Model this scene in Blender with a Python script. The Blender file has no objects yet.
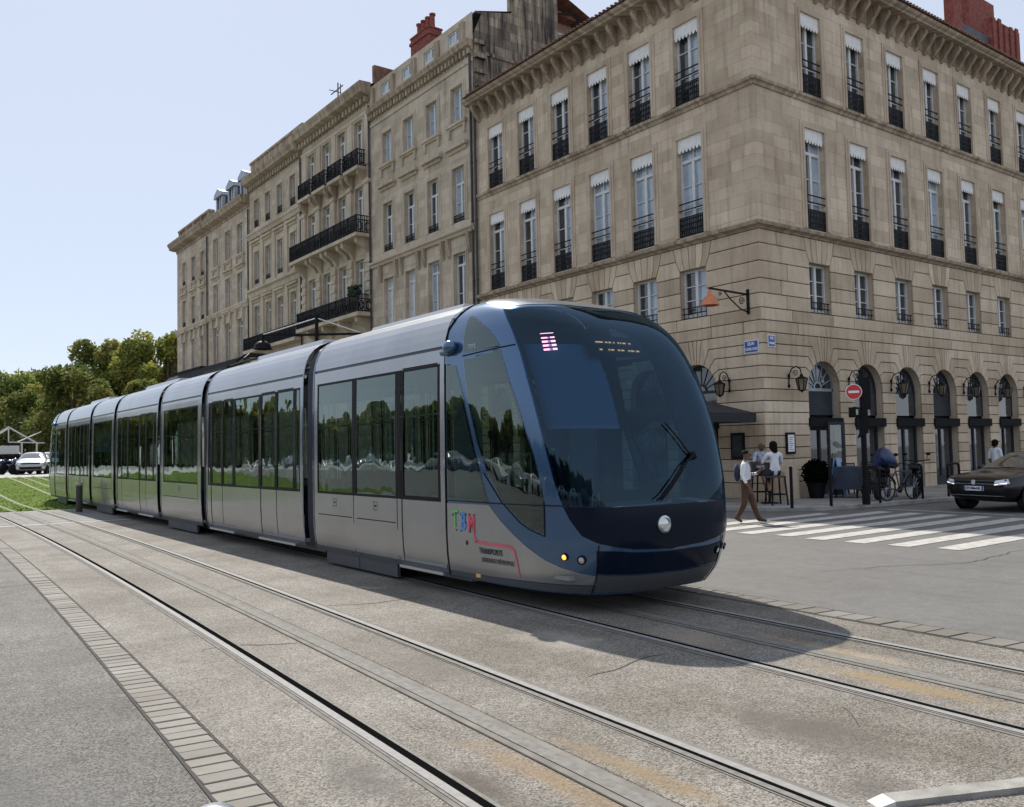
import bpy, bmesh, math, random
from mathutils import Vector, Matrix
from mathutils.bvhtree import BVHTree
random.seed(7)
scene = bpy.context.scene
COL = scene.collection
rad = math.radians
PI = math.pi
RIGHT = -PI/2     # facades that face -X (along the tram street)


class MB:
    """collects faces, builds ONE mesh object"""
    def __init__(s):
        s.v = []; s.f = []; s.m = []; s.mi = 0

    def add(s, vs, fs):
        o = len(s.v)
        s.v += [tuple(p) for p in vs]
        for f in fs:
            s.f.append([i+o for i in f]); s.m.append(s.mi)

    def poly(s, *pts):
        s.add(pts, [range(len(pts))])

    def box(s, x0, y0, z0, x1, y1, z1):
        s.add([(x0,y0,z0),(x1,y0,z0),(x1,y1,z0),(x0,y1,z0),(x0,y0,z1),(x1,y0,z1),(x1,y1,z1),(x0,y1,z1)],
              [(0,3,2,1),(4,5,6,7),(0,1,5,4),(1,2,6,5),(2,3,7,6),(3,0,4,7)])

    def bar(s, a, b, w, h=None):
        """square bar between two points"""
        a = Vector(a); b = Vector(b); h = h or w
        d = (b-a).normalized()
        up = Vector((0,0,1)) if abs(d.z) < .95 else Vector((0,1,0))
        r = d.cross(up).normalized()*w/2; u = r.cross(d).normalized()*h/2
        vs = [a-r-u, a+r-u, a+r+u, a-r+u, b-r-u, b+r-u, b+r+u, b-r+u]
        s.add(vs, [(0,3,2,1),(4,5,6,7),(0,1,5,4),(1,2,6,5),(2,3,7,6),(3,0,4,7)])

    def prism(s, pts, d0, d1, fn=None):
        """pts 2D (u,z) extruded along y from d0 to d1"""
        fn = fn or (lambda u, v, d: (u, d, v))
        n = len(pts)
        vs = [fn(u, v, d0) for u, v in pts]+[fn(u, v, d1) for u, v in pts]
        fs = [list(range(n)), list(range(2*n-1, n-1, -1))]+[(i, (i+1) % n, n+(i+1) % n, n+i) for i in range(n)]
        s.add(vs, fs)

    def tube(s, path, r, n=8, cap=True, sx=1.0):
        P = [Vector(p) for p in path]; k = len(P)
        rr = r if isinstance(r, (list, tuple)) else [r]*k
        vs = []; prev = None
        for i, p in enumerate(P):
            d = (P[min(i+1, k-1)]-P[max(i-1, 0)]).normalized()
            if prev is None:
                up = Vector((0,0,1)) if abs(d.z) < .9 else Vector((1,0,0))
                x = d.cross(up).normalized()
            else:
                x = (prev-d*prev.dot(d)).normalized()
            prev = x; y = d.cross(x)
            for j in range(n):
                a = 2*PI*j/n
                vs.append(p+(x*math.cos(a)*sx+y*math.sin(a))*rr[i])
        fs = [(i*n+j, i*n+(j+1) % n, (i+1)*n+(j+1) % n, (i+1)*n+j) for i in range(k-1) for j in range(n)]
        if cap:
            fs += [list(range(n-1, -1, -1)), list(range((k-1)*n, k*n))]
        s.add(vs, fs)

    def lathe(s, prof, c=(0,0,0), n=16, M=None):
        """prof [(r,z)] about z (or M applied)"""
        k = len(prof); vs = []
        for r, z in prof:
            for j in range(n):
                a = 2*PI*j/n
                p = Vector((r*math.cos(a), r*math.sin(a), z))
                if M is not None: p = M @ p
                vs.append(p+Vector(c))
        fs = [(i*n+j, i*n+(j+1) % n, (i+1)*n+(j+1) % n, (i+1)*n+j) for i in range(k-1) for j in range(n)]
        if prof[0][0] > 1e-4: fs.append(list(range(n-1, -1, -1)))
        if prof[-1][0] > 1e-4: fs.append(list(range((k-1)*n, k*n)))
        s.add(vs, fs)

    def ellipsoid(s, c, rx, ry, rz, n=14, k=9, M=None):
        prof = [(max(math.sin(PI*i/k), 1e-5), -math.cos(PI*i/k)) for i in range(k+1)]
        D = Matrix.Diagonal((rx, ry, rz))
        s.lathe(prof, c, n, (M @ D) if M is not None else D)

    def sweep(s, path, prof, caps=True):
        """prof [(out,z)] swept along a flat path; 'out' is to the right of the walking direction"""
        P = [Vector((p[0], p[1])) for p in path]; k = len(P); n = len(prof)
        vs = []
        for i, p in enumerate(P):
            a = (P[i]-P[i-1]).normalized() if i else None
            b = (P[i+1]-P[i]).normalized() if i < k-1 else None
            na = Vector((a.y, -a.x)) if a else None; nb = Vector((b.y, -b.x)) if b else None
            if na and nb:
                m = (na+nb).normalized(); m = m/max(m.dot(na), .3)
            else:
                m = na or nb
            for o, z in prof:
                vs.append((p.x+m.x*o, p.y+m.y*o, z))
        fs = [(i*n+j, i*n+(j+1) % n, (i+1)*n+(j+1) % n, (i+1)*n+j) for i in range(k-1) for j in range(n)]
        if caps:
            fs += [list(range(n)), list(range(k*n-1, (k-1)*n-1, -1))]
        s.add(vs, fs)

    def ribbon(s, left, right):
        n = len(left)
        s.add(list(left)+list(right), [(i, i+1, n+i+1, n+i) for i in range(n-1)])

    def mesh(s, name, mats, smooth=None, weld=False):
        me = bpy.data.meshes.new(name)
        me.from_pydata(s.v, [], s.f)
        if not isinstance(mats, (list, tuple)): mats = [mats]
        for m in mats: me.materials.append(m)
        for p, i in zip(me.polygons, s.m): p.material_index = i
        bm = bmesh.new(); bm.from_mesh(me)
        if weld: bmesh.ops.remove_doubles(bm, verts=bm.verts, dist=1e-4)
        bmesh.ops.recalc_face_normals(bm, faces=bm.faces)
        bm.to_mesh(me); bm.free()
        if smooth:
            for p in me.polygons: p.use_smooth = True
            me.set_sharp_from_angle(angle=rad(smooth))
        me.update()
        return me

    def build(s, name, mats, parent=None, loc=(0,0,0), rz=0, smooth=None, weld=False):
        return link(name, s.mesh(name, mats, smooth, weld), parent, loc, rz)


def link(name, me, parent=None, loc=(0,0,0), rz=0):
    o = bpy.data.objects.new(name, me); COL.objects.link(o)
    o.location = loc; o.rotation_euler = (0,0,rz)
    if parent: o.parent = parent
    return o


def tag(o, label, cat, group=None):
    o['label'] = label; o['category'] = cat
    if group: o['group'] = group
    return o


def thing(name, label, cat, loc=(0,0,0), rz=0, group=None):
    o = link(name, None, None, loc, rz)
    o.empty_display_size = .2
    return tag(o, label, cat, group)


def struct(o, kind='structure'):
    o['kind'] = kind
    return o


def copy_tree(o, parent=None):
    c = o.copy(); COL.objects.link(c)
    if parent: c.parent = parent
    for ch in list(o.children): copy_tree(ch, c)
    return c


def dup(o, loc, rz, label, group=None, scale=None):
    c = copy_tree(o); c.location = loc; c.rotation_euler = (0,0,rz); c['label'] = label
    if group: c['group'] = group
    if scale: c.scale = (scale,)*3
    return c


def clip_poly(poly, axis, val, keep_less):
    out = []; n = len(poly)
    for i in range(n):
        a = poly[i]; b = poly[(i+1) % n]
        ia = (a[axis] <= val) if keep_less else (a[axis] >= val)
        ib = (b[axis] <= val) if keep_less else (b[axis] >= val)
        if ia: out.append(a)
        if ia != ib:
            t = (val-a[axis])/(b[axis]-a[axis])
            q = [a[0]+(b[0]-a[0])*t, a[1]+(b[1]-a[1])*t]; q[axis] = val
            out.append(tuple(q))
    return out


def grid_clip(poly, du, dv):
    """cells of a regular grid cut to a 2D polygon"""
    us = [p[0] for p in poly]; res = []
    i0 = math.floor(min(us)/du); i1 = math.ceil(max(us)/du)
    for i in range(i0, i1):
        col = clip_poly(clip_poly(poly, 0, i*du, False), 0, (i+1)*du, True)
        if len(col) < 3: continue
        vs = [p[1] for p in col]
        for j in range(math.floor(min(vs)/dv), math.ceil(max(vs)/dv)):
            c = clip_poly(clip_poly(col, 1, j*dv, False), 1, (j+1)*dv, True)
            d = []
            for p in c:
                if not d or abs(p[0]-d[-1][0])+abs(p[1]-d[-1][1]) > 1e-6: d.append(p)
            if len(d) > 2 and abs(d[0][0]-d[-1][0])+abs(d[0][1]-d[-1][1]) < 1e-6: d.pop()
            if len(d) > 2: res.append(d)
    return res


def in_poly(p, poly):
    x, y = p; c = False; n = len(poly)
    for i in range(n):
        x0, y0 = poly[i]; x1, y1 = poly[i-1]
        if (y0 > y) != (y1 > y) and x < (x1-x0)*(y-y0)/(y1-y0)+x0: c = not c
    return c


def inset(poly, d):
    """offset a 2D polygon inwards (either winding)"""
    n = len(poly)
    A = sum(poly[i-1][0]*poly[i][1]-poly[i][0]*poly[i-1][1] for i in range(n))
    sg = 1 if A > 0 else -1; out = []
    for i in range(n):
        p = Vector(poly[i]); a = (p-Vector(poly[i-1])); b = (Vector(poly[(i+1) % n])-p)
        if a.length < 1e-6 or b.length < 1e-6: out.append(tuple(p)); continue
        a.normalize(); b.normalize()
        na = Vector((-a.y, a.x))*sg; nb = Vector((-b.y, b.x))*sg
        m = na+nb
        if m.length < .2: m = na
        m.normalize(); m = m*(d/max(m.dot(na), .4))
        out.append((p.x+m.x, p.y+m.y))
    return out


def text_mesh(body, size, name='lettering', ext=.002, bold=0.0):
    c = bpy.data.curves.new(name, 'FONT'); c.body = body; c.size = size
    c.extrude = ext; c.offset = bold; c.align_x = 'CENTER'; c.align_y = 'CENTER'; c.resolution_u = 3
    o = bpy.data.objects.new('tmp', c); COL.objects.link(o)
    dg = bpy.context.evaluated_depsgraph_get()
    me = bpy.data.meshes.new_from_object(o.evaluated_get(dg))
    bpy.data.objects.remove(o); bpy.data.curves.remove(c)
    return me


def text_obj(body, size, mat, parent, loc, rot, name='lettering', bold=0.0, sx=1):
    me = text_mesh(body, size, name, bold=bold)
    me.materials.clear(); me.materials.append(mat)
    o = link(name, me, parent, loc); o.rotation_euler = rot; o.scale = (sx,1,1)
    return o


# ---------------------------------------------------------------- materials
def nt(m): return m.node_tree.nodes, m.node_tree.links


def mat(name, col, rough=.6, metal=0., spec=.5, var=0., vscale=3., bump=0., bscale=60., col2=None, coat=0., emit=None, es=1.):
    m = bpy.data.materials.new(name); m.use_nodes = True
    N, L = nt(m); b = N['Principled BSDF']
    b.inputs['Base Color'].default_value = (*col, 1); b.inputs['Roughness'].default_value = rough
    b.inputs['Metallic'].default_value = metal; b.inputs['Specular IOR Level'].default_value = spec
    b.inputs['Coat Weight'].default_value = coat; b.inputs['Coat Roughness'].default_value = .04
    if emit:
        b.inputs['Emission Color'].default_value = (*emit, 1); b.inputs['Emission Strength'].default_value = es
    if var or bump:
        tc = N.new('ShaderNodeTexCoord')
        if var:
            n = N.new('ShaderNodeTexNoise'); n.inputs['Scale'].default_value = vscale; n.inputs['Detail'].default_value = 6
            L.new(tc.outputs['Object'], n.inputs['Vector'])
            r = N.new('ShaderNodeValToRGB')
            c2 = col2 or tuple(c*(1-var) for c in col); c1 = col if col2 else tuple(min(1, c*(1+var)) for c in col)
            r.color_ramp.elements[0].position = .3; r.color_ramp.elements[1].position = .7
            r.color_ramp.elements[0].color = (*c2, 1); r.color_ramp.elements[1].color = (*c1, 1)
            L.new(n.outputs['Fac'], r.inputs['Fac']); L.new(r.outputs['Color'], b.inputs['Base Color'])
        if bump:
            n2 = N.new('ShaderNodeTexNoise'); n2.inputs['Scale'].default_value = bscale; n2.inputs['Detail'].default_value = 4
            L.new(tc.outputs['Object'], n2.inputs['Vector'])
            bp = N.new('ShaderNodeBump'); bp.inputs['Strength'].default_value = bump; bp.inputs['Distance'].default_value = .02
            L.new(n2.outputs['Fac'], bp.inputs['Height']); L.new(bp.outputs['Normal'], b.inputs['Normal'])
    return m


def mixrgb(N, L, fac, a, b, mode='MIX'):
    x = N.new('ShaderNodeMix'); x.data_type = 'RGBA'; x.blend_type = mode
    for sock, val in ((x.inputs[0], fac), (x.inputs[6], a), (x.inputs[7], b)):
        if hasattr(val, 'is_output'): L.new(val, sock)
        elif isinstance(val, (int, float)): sock.default_value = val
        else: sock.default_value = (*val, 1)
    return x.outputs[2]


def ramp(N, L, val, p0, p1, c0=(0,0,0), c1=(1,1,1)):
    r = N.new('ShaderNodeValToRGB'); e = r.color_ramp.elements
    e[0].position = p0; e[1].position = p1; e[0].color = (*c0, 1); e[1].color = (*c1, 1)
    L.new(val, r.inputs['Fac']); return r.outputs['Color']


def noise(N, L, vec, scale, detail=5, rough=.55):
    n = N.new('ShaderNodeTexNoise'); n.inputs['Scale'].default_value = scale
    n.inputs['Detail'].default_value = detail; n.inputs['Roughness'].default_value = rough
    L.new(vec, n.inputs['Vector']); return n.outputs['Fac']


def mapping(N, L, vec, scale=(1,1,1), loc=(0,0,0)):
    m = N.new('ShaderNodeMapping'); m.inputs['Scale'].default_value = scale; m.inputs['Location'].default_value = loc
    L.new(vec, m.inputs['Vector']); return m.outputs['Vector']


def stone(name, c1, c2, dirt=(.12,.11,.10), dirt_amt=.5, bw=.95, bh=.36, mortar=.012, mcol=None, island=False, joints=True, lo=.52, hi=.72):
    """ashlar: block joints in the wall plane, per-block tone, weather stains and run-off streaks"""
    m = bpy.data.materials.new(name); m.use_nodes = True
    N, L = nt(m); b = N['Principled BSDF']; b.inputs['Roughness'].default_value = .9; b.inputs['Specular IOR Level'].default_value = .2
    g = N.new('ShaderNodeNewGeometry')
    sp = N.new('ShaderNodeSeparateXYZ'); L.new(g.outputs['Position'], sp.inputs[0])
    ad = N.new('ShaderNodeMath'); ad.operation = 'ADD'; L.new(sp.outputs[0], ad.inputs[0]); L.new(sp.outputs[1], ad.inputs[1])
    cb = N.new('ShaderNodeCombineXYZ'); L.new(ad.outputs[0], cb.inputs[0]); L.new(sp.outputs[2], cb.inputs[1])
    uv = cb.outputs[0]
    mid = tuple((a+c)/2 for a, c in zip(c1, c2))
    if joints:
        br = N.new('ShaderNodeTexBrick'); L.new(uv, br.inputs['Vector'])
        br.inputs['Scale'].default_value = 1; br.inputs['Brick Width'].default_value = bw; br.inputs['Row Height'].default_value = bh
        br.inputs['Mortar Size'].default_value = mortar; br.inputs['Mortar Smooth'].default_value = .3; br.inputs['Bias'].default_value = -.1
        br.inputs['Color1'].default_value = (*c1, 1); br.inputs['Color2'].default_value = (*c2, 1)
        br.inputs['Mortar'].default_value = (*(mcol or tuple(c*.8 for c in mid)), 1)
        col = br.outputs['Color']
    elif island:
        col = ramp(N, L, g.outputs['Random Per Island'], 0, 1, c2, c1)
    else:
        col = mixrgb(N, L, noise(N, L, uv, 1.3), c2, c1)
    # soft mottling
    n1 = noise(N, L, g.outputs['Position'], .55, 8, .66)
    col = mixrgb(N, L, ramp(N, L, n1, .36, .64), mixrgb(N, L, 1., col, (.76,.73,.70), 'MULTIPLY'), col)
    n3 = noise(N, L, g.outputs['Position'], 14, 5, .7)
    col = mixrgb(N, L, ramp(N, L, n3, .3, .75), mixrgb(N, L, 1., col, (.9,.89,.88), 'MULTIPLY'), col)
    # run-off streaks and soot patches
    st = noise(N, L, mapping(N, L, uv, (2.6, .22, 1)), 1.6, 6, .65)
    f = ramp(N, L, st, lo, hi)
    k = N.new('ShaderNodeMath'); k.operation = 'MULTIPLY'; L.new(f, k.inputs[0]); k.inputs[1].default_value = dirt_amt
    col = mixrgb(N, L, k.outputs[0], col, dirt)
    L.new(col, b.inputs['Base Color'])
    bp = N.new('ShaderNodeBump'); bp.inputs['Strength'].default_value = .35; bp.inputs['Distance'].default_value = .02
    L.new(n3, bp.inputs['Height']); L.new(bp.outputs['Normal'], b.inputs['Normal'])
    return m


def aggregate(name, c_dark, c_mid, c_light, scale=90, big=.35, patch=.25, stain=None, rough=.8, bump=.5):
    """asphalt / exposed-aggregate paving: grit, worn patches, optional rust stains [(x,y,rx,ry)]"""
    m = bpy.data.materials.new(name); m.use_nodes = True
    N, L = nt(m); b = N['Principled BSDF']; b.inputs['Roughness'].default_value = rough; b.inputs['Specular IOR Level'].default_value = .3
    g = N.new('ShaderNodeNewGeometry'); P = g.outputs['Position']
    vo = N.new('ShaderNodeTexVoronoi'); vo.inputs['Scale'].default_value = scale; L.new(P, vo.inputs['Vector'])
    sp = N.new('ShaderNodeSeparateColor'); L.new(vo.outputs['Color'], sp.inputs[0])
    grit = ramp(N, L, sp.outputs[0], .05, .95, c_dark, c_light)
    col = mixrgb(N, L, big, c_mid, grit)
    n1 = noise(N, L, P, .55, 8, .65)
    col = mixrgb(N, L, ramp(N, L, n1, .36, .64), mixrgb(N, L, 1., col, (1-patch,1-patch*1.05,1-patch*1.15), 'MULTIPLY'), col)
    n2 = noise(N, L, P, 5, 6, .7)
    col = mixrgb(N, L, ramp(N, L, n2, .35, .72), mixrgb(N, L, 1., col, (.8,.795,.79), 'MULTIPLY'), col)
    n4 = noise(N, L, mapping(N, L, P, (3.0, .18, 1)), 1.2, 6, .6)      # tyre / wheel wear along the street
    col = mixrgb(N, L, ramp(N, L, n4, .5, .75), col, mixrgb(N, L, 1., col, (.86,.85,.84), 'MULTIPLY'))
    if stain:
        for (x, y, rx, ry, sc, amt) in stain:
            mp = mapping(N, L, P, (1/rx, 1/ry, 1), (-x/rx, -y/ry, 0))
            ln = N.new('ShaderNodeVectorMath'); ln.operation = 'LENGTH'; L.new(mp, ln.inputs[0])
            mx = N.new('ShaderNodeMath'); mx.operation = 'MULTIPLY_ADD'; mx.inputs[1].default_value = 1.0
            L.new(noise(N, L, P, 2.6, 6, .7), mx.inputs[0]); L.new(ln.outputs['Value'], mx.inputs[2])
            f = ramp(N, L, mx.outputs[0], .55, 1.75, (amt,)*3, (0,0,0))
            col = mixrgb(N, L, f, col, sc)
    L.new(col, b.inputs['Base Color'])
    bp = N.new('ShaderNodeBump'); bp.inputs['Strength'].default_value = bump; bp.inputs['Distance'].default_value = .006
    L.new(vo.outputs['Distance'], bp.inputs['Height']); L.new(bp.outputs['Normal'], b.inputs['Normal'])
    return m


def glass(name, tint, refl=1.0, rough=.01, wav=.025, rc=(.93,.97,1)):
    """tinted window pane: mirror by Fresnel, rest shines through darkened"""
    m = bpy.data.materials.new(name); m.use_nodes = True
    N, L = nt(m); N.clear()
    o = N.new('ShaderNodeOutputMaterial'); mx = N.new('ShaderNodeMixShader')
    gl = N.new('ShaderNodeBsdfGlossy'); gl.inputs['Roughness'].default_value = rough; gl.inputs['Color'].default_value = (*rc,1)
    g = N.new('ShaderNodeNewGeometry'); dt = N.new('ShaderNodeVectorMath'); dt.operation = 'DOT_PRODUCT'
    tcn = N.new('ShaderNodeNewGeometry'); wn = N.new('ShaderNodeTexNoise'); wn.inputs['Scale'].default_value = 1.1; wn.inputs['Detail'].default_value = 2
    L.new(tcn.outputs['Position'], wn.inputs['Vector'])
    bp = N.new('ShaderNodeBump'); bp.inputs['Strength'].default_value = .5; bp.inputs['Distance'].default_value = wav
    L.new(wn.outputs['Fac'], bp.inputs['Height']); L.new(bp.outputs['Normal'], gl.inputs['Normal'])
    L.new(g.outputs['Normal'], dt.inputs[0]); L.new(g.outputs['Incoming'], dt.inputs[1])
    ab = N.new('ShaderNodeMath'); ab.operation = 'ABSOLUTE'; L.new(dt.outputs['Value'], ab.inputs[0])
    om = N.new('ShaderNodeMath'); om.operation = 'SUBTRACT'; om.inputs[0].default_value = 1; L.new(ab.outputs[0], om.inputs[1])
    fr = N.new('ShaderNodeMath'); fr.operation = 'POWER'; L.new(om.outputs[0], fr.inputs[0]); fr.inputs[1].default_value = 4.2
    t = N.new('ShaderNodeBsdfTransparent'); t.inputs['Color'].default_value = (*tint, 1)
    ml = N.new('ShaderNodeMath'); ml.operation = 'MULTIPLY_ADD'; ml.use_clamp = True
    ml.inputs[1].default_value = .9*refl; ml.inputs[2].default_value = .12*refl
    L.new(fr.outputs[0], ml.inputs[0]); L.new(ml.outputs[0], mx.inputs[0])
    L.new(t.outputs[0], mx.inputs[1]); L.new(gl.outputs[0], mx.inputs[2]); L.new(mx.outputs[0], o.inputs['Surface'])
    return m
# ---------------------------------------------------------------- camera, light, sky
cam = bpy.data.cameras.new('camera'); co = bpy.data.objects.new('camera', cam); COL.objects.link(co)
scene.camera = co
F_PX = 870.; PITCH = rad(2.87); ROLL = rad(-1.23); YAW = rad(36.35); CAM_H = 1.8
cam.sensor_width = 36; cam.lens = 36*F_PX/1024; cam.clip_start = .05; cam.clip_end = 3000
fw0 = Vector((math.sin(YAW), math.cos(YAW), 0)); rt0 = Vector((math.cos(YAW), -math.sin(YAW), 0)); zz = Vector((0,0,1))
fw = fw0*math.cos(PITCH)+zz*math.sin(PITCH); up0 = zz*math.cos(PITCH)-fw0*math.sin(PITCH)
c_, s_ = math.cos(ROLL), math.sin(ROLL)
rt_ = rt0*c_+up0*s_; up_ = up0*c_-rt0*s_
co.matrix_world = Matrix(((rt_.x, up_.x, -fw.x, 0), (rt_.y, up_.y, -fw.y, 0), (rt_.z, up_.z, -fw.z, CAM_H), (0,0,0,1)))

SUN_EL = rad(48); SUN_AZ = math.atan2(.25, 1.0)      # from +Y towards +X
w = bpy.data.worlds.new('World'); scene.world = w; w.use_nodes = True
N, L = w.node_tree.nodes, w.node_tree.links
sky = N.new('ShaderNodeTexSky'); sky.sky_type = 'NISHITA'; sky.sun_disc = False
sky.sun_elevation = SUN_EL; sky.sun_rotation = SUN_AZ
sky.air_density = .9; sky.dust_density = .3; sky.ozone_density = 1.6; sky.altitude = 0
# thin bright summer haze evens the sky out
hz = N.new('ShaderNodeMix'); hz.data_type = 'RGBA'; hz.inputs[0].default_value = .84
hz.inputs[7].default_value = (3.5, 3.8, 4.42, 1)
L.new(sky.outputs[0], hz.inputs[6]); L.new(hz.outputs[2], N['Background'].inputs['Color']); N['Background'].inputs['Strength'].default_value = .13
sl = bpy.data.lights.new('sun', 'SUN'); so = bpy.data.objects.new('sun', sl); COL.objects.link(so)
sl.energy = 3.95; sl.angle = rad(.53); sl.color = (1.0, .95, .87)
sd = Vector((math.sin(SUN_AZ)*math.cos(SUN_EL), math.cos(SUN_AZ)*math.cos(SUN_EL), math.sin(SUN_EL)))
so.rotation_euler = (-sd).to_track_quat('-Z', 'Y').to_euler()
so.location = (0, 40, 60)
vs_ = scene.view_settings
vs_.view_transform = 'Standard'; vs_.look = 'None'; vs_.gamma = 1; vs_.use_curve_mapping = False
vs_.exposure = 0.58
scene.cycles.max_bounces = 8; scene.cycles.transparent_max_bounces = 16
scene.cycles.use_denoising = True

# ---------------------------------------------------------------- ground
def c2(y):                                # centre line of the tram's track, bends gently at the near end
    return 7.1-.00115*max(0., 28-max(y, -12))**2
def c1(y): return c2(y)-3.25
def sm(a, b, t):
    t = min(1, max(0, (t-a)/(b-a))); return t*t*(3-2*t)
def gz(x, y):                             # the far end of the lawn and the street behind it lie higher
    return .68*sm(36, 62, y)*(1-sm(13, 17.5, x))

M_road = aggregate('asphalt_street', (.075,.073,.07), (.165,.161,.152), (.30,.29,.275), 110, .25, .14, rough=.72)
M_track = aggregate('track_bed_concrete', (.04,.037,.033), (.205,.187,.16), (.50,.465,.415), 105, .60, .40,
    stain=[(2.6,3.9,.5,1.5,(.075,.06,.046),.85),(4.7,3.4,.8,1.7,(.10,.085,.07),.85),(2.2,4.4,.45,1.3,(.085,.076,.068),.75),(3.7,6.4,.7,1.8,(.12,.108,.096),.6),(5.2,6.3,.8,1.4,(.33,.30,.26),.6),(4.2,2.6,.7,.8,(.09,.078,.065),.7),
           (2.98,3.8,.30,2.0,(.21,.14,.07),.75),(3.42,3.5,.26,1.8,(.23,.16,.08),.7),(6.1,3.6,.34,2.0,(.25,.175,.085),.85),(6.6,4.6,.5,2.0,(.34,.27,.175),.8),(6.1,5.6,.7,1.4,(.30,.25,.18),.6)])
M_plaza = aggregate('old_asphalt', (.018,.017,.016), (.122,.117,.108), (.40,.385,.36), 100, .55, .38,
    stain=[(.6,5.2,1.3,2.2,(.075,.073,.07),.6)])
M_band = aggregate('slab_band', (.10,.10,.10), (.235,.225,.215), (.4,.385,.365), 40, .3, .2)
M_pave = mat('pavement_stone', (.26,.245,.22), .85, var=.25, vscale=.9, bump=.2, bscale=30)
M_kerb = mat('kerb_granite', (.30,.29,.27), .8, var=.25, vscale=3, bump=.3, bscale=60)
M_set = stone('sett_stone', (.33,.316,.285), (.265,.253,.227), dirt_amt=.2, joints=False, island=True)
M_joint = mat('dark_joint', (.05,.046,.042), .95)
M_paint = mat('road_paint', (.40,.385,.355), .75, var=.22, vscale=6, bump=.3, bscale=90)
M_grass = mat('lawn', (.115,.165,.03), .95, spec=.05, var=.35, vscale=.5, col2=(.075,.12,.02), bump=.8, bscale=30)
M_blade = mat('grass_blades', (.125,.18,.034), .8, var=.2, vscale=.4, spec=.1)
M_far = mat('pale_concrete_road', (.34,.33,.31), .85, var=.15, vscale=.3)

xs = [-500,-200,-90,-40,-20,-8,0,4,8,11,13,14,15,16,17.5,22,40,90,200,500]
ys = [-80,-30,-8,0,8,16,26,33,36,39,42,45,48,51,54,57,60,62,64,80,120,200,400,900]
mb = MB(); n = len(xs)
mb.add([(x, y, gz(x, y)) for y in ys for x in xs],
       [(j*n+i, j*n+i+1, (j+1)*n+i+1, (j+1)*n+i) for j in range(len(ys)-1) for i in range(n-1)])
struct(mb.build('ground', M_road, smooth=60))

def strip_sheet(name, fl, fr, y0, y1, z, m, step=.75):
    b = MB(); k = int((y1-y0)/step)+1
    Y = [y0+(y1-y0)*i/k for i in range(k+1)]
    b.ribbon([(fl(y), y, z+gz(fl(y), y)) for y in Y], [(fr(y), y, z+gz(fr(y), y)) for y in Y])
    return struct(b.build(name, m, smooth=60))
strip_sheet('track_bed', lambda y: c1(y)-1.5, lambda y: c2(y)+1.36, -8, 33, .004, M_track)
strip_sheet('plaza_paving', lambda y: -60, lambda y: c1(y)-1.79, -25, 33, .004, M_plaza, 1.5)
# paving band across the tracks before the lawn
b = MB()
for yy, w_ in ((26.3, .35), (33.0, .30)):
    b.add([(.5, yy, .009), (5.9, yy-.25, .009), (5.9, yy+w_-.25, .009), (.5, yy+w_, .009)], [(0,1,2,3)])
struct(b.build('paving_edge_band', M_far))
b = MB()
for j in range(5):
    for i in range(9):
        x = -6+i*1.35+random.uniform(-.05,.05); y = 26.75+j*1.22
        b.add([(x+.02, y+.02, .0065), (x+1.33, y+.02, .0065), (x+1.33, y+1.2, .0065), (x+.02, y+1.2, .0065)], [(0,1,2,3)])
struct(b.build('slab_paving', M_band))

M_set2 = stone('sett_stone_worn', (.25,.24,.215), (.19,.18,.16), dirt_amt=.3, joints=False, island=True)
def setts(name, off, y0, y1, w_, ln, gap, m=None):
    b = MB(); y = y0
    while y < y1:
        l_ = ln*random.uniform(.92, 1.08); t = .004+.010+random.uniform(-.003,.003); sk = .06*w_
        xa, xb = off(y)-w_/2, off(y)+w_/2
        b.add([(xa, y+sk, 0), (xb, y-sk, 0), (xb, y+l_-gap-sk, 0), (xa, y+l_-gap+sk, 0),
               (xa+.006, y+.006+sk, t), (xb-.006, y+.006-sk, t), (xb-.006, y+l_-gap-.006-sk, t), (xa+.006, y+l_-gap-.006+sk, t)],
              [(4,5,6,7),(0,1,5,4),(1,2,6,5),(2,3,7,6),(3,0,4,7)])
        y += l_
    return struct(b.build(name, m or M_set))
setts('sett_strip', lambda y: c1(y)-1.645, 1.5, 26, .245, .145, .012)
setts('sett_edging', lambda y: c2(y)+1.53, -3, 13, .30, .235, .016, M_set2)
strip_sheet('joint_line', lambda y: c1(y)-1.785, lambda y: c1(y)-1.77, 1.5, 26, .0075, M_joint)
strip_sheet('joint_line', lambda y: c1(y)-1.522, lambda y: c1(y)-1.508, 1.5, 26, .0075, M_joint)
strip_sheet('joint_line', lambda y: c2(y)+1.69, lambda y: c2(y)+1.72, -3, 13, .0075, M_joint)
strip_sheet('joint_line', lambda y: c2(y)+1.35, lambda y: c2(y)+1.37, -3, 13, .0075, M_joint)

# crossing: bars run along the side street
b = MB()
for i in range(8):
    y = 7.05+i*.79
    x0 = 13.9+random.uniform(-.1,.1); x1 = 20.3
    if i > 6: x1 = 18.9
    b.add([(x0, y, .007), (x1, y+.02, .007), (x1, y+.42, .007), (x0, y+.40, .007)], [(0,1,2,3)])
struct(b.build('crosswalk_marking', M_paint))
b = MB(); b.add([(20.9, 9.3, .007), (21.05, 9.3, .007), (21.05, 12.4, .007), (20.9, 12.4, .007)], [(0,1,2,3)])
struct(b.build('stop_line_marking', M_paint))

# raised pavement round the corner house, with kerb stones
kp = [(17.9,90),(17.9,16.2),(18.0,15.3),(18.3,14.4),(18.8,13.7),(19.5,13.25),(20.4,13.05),(24.3,12.6),(60,12.0)]
inn = [(60,16.4),(20.9,16.4),(20.9,90)]
b = MB(); b.prism([(x,y) for x,y in kp]+inn, 0, .12, fn=lambda u,v,d: (u,v,d))
struct(b.build('pavement', M_pave))
b = MB(); b.sweep(kp, [(-.16,.02),(.012,.02),(.012,.115),(-.008,.128),(-.16,.128)])
struct(b.build('kerb', M_kerb))

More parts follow.
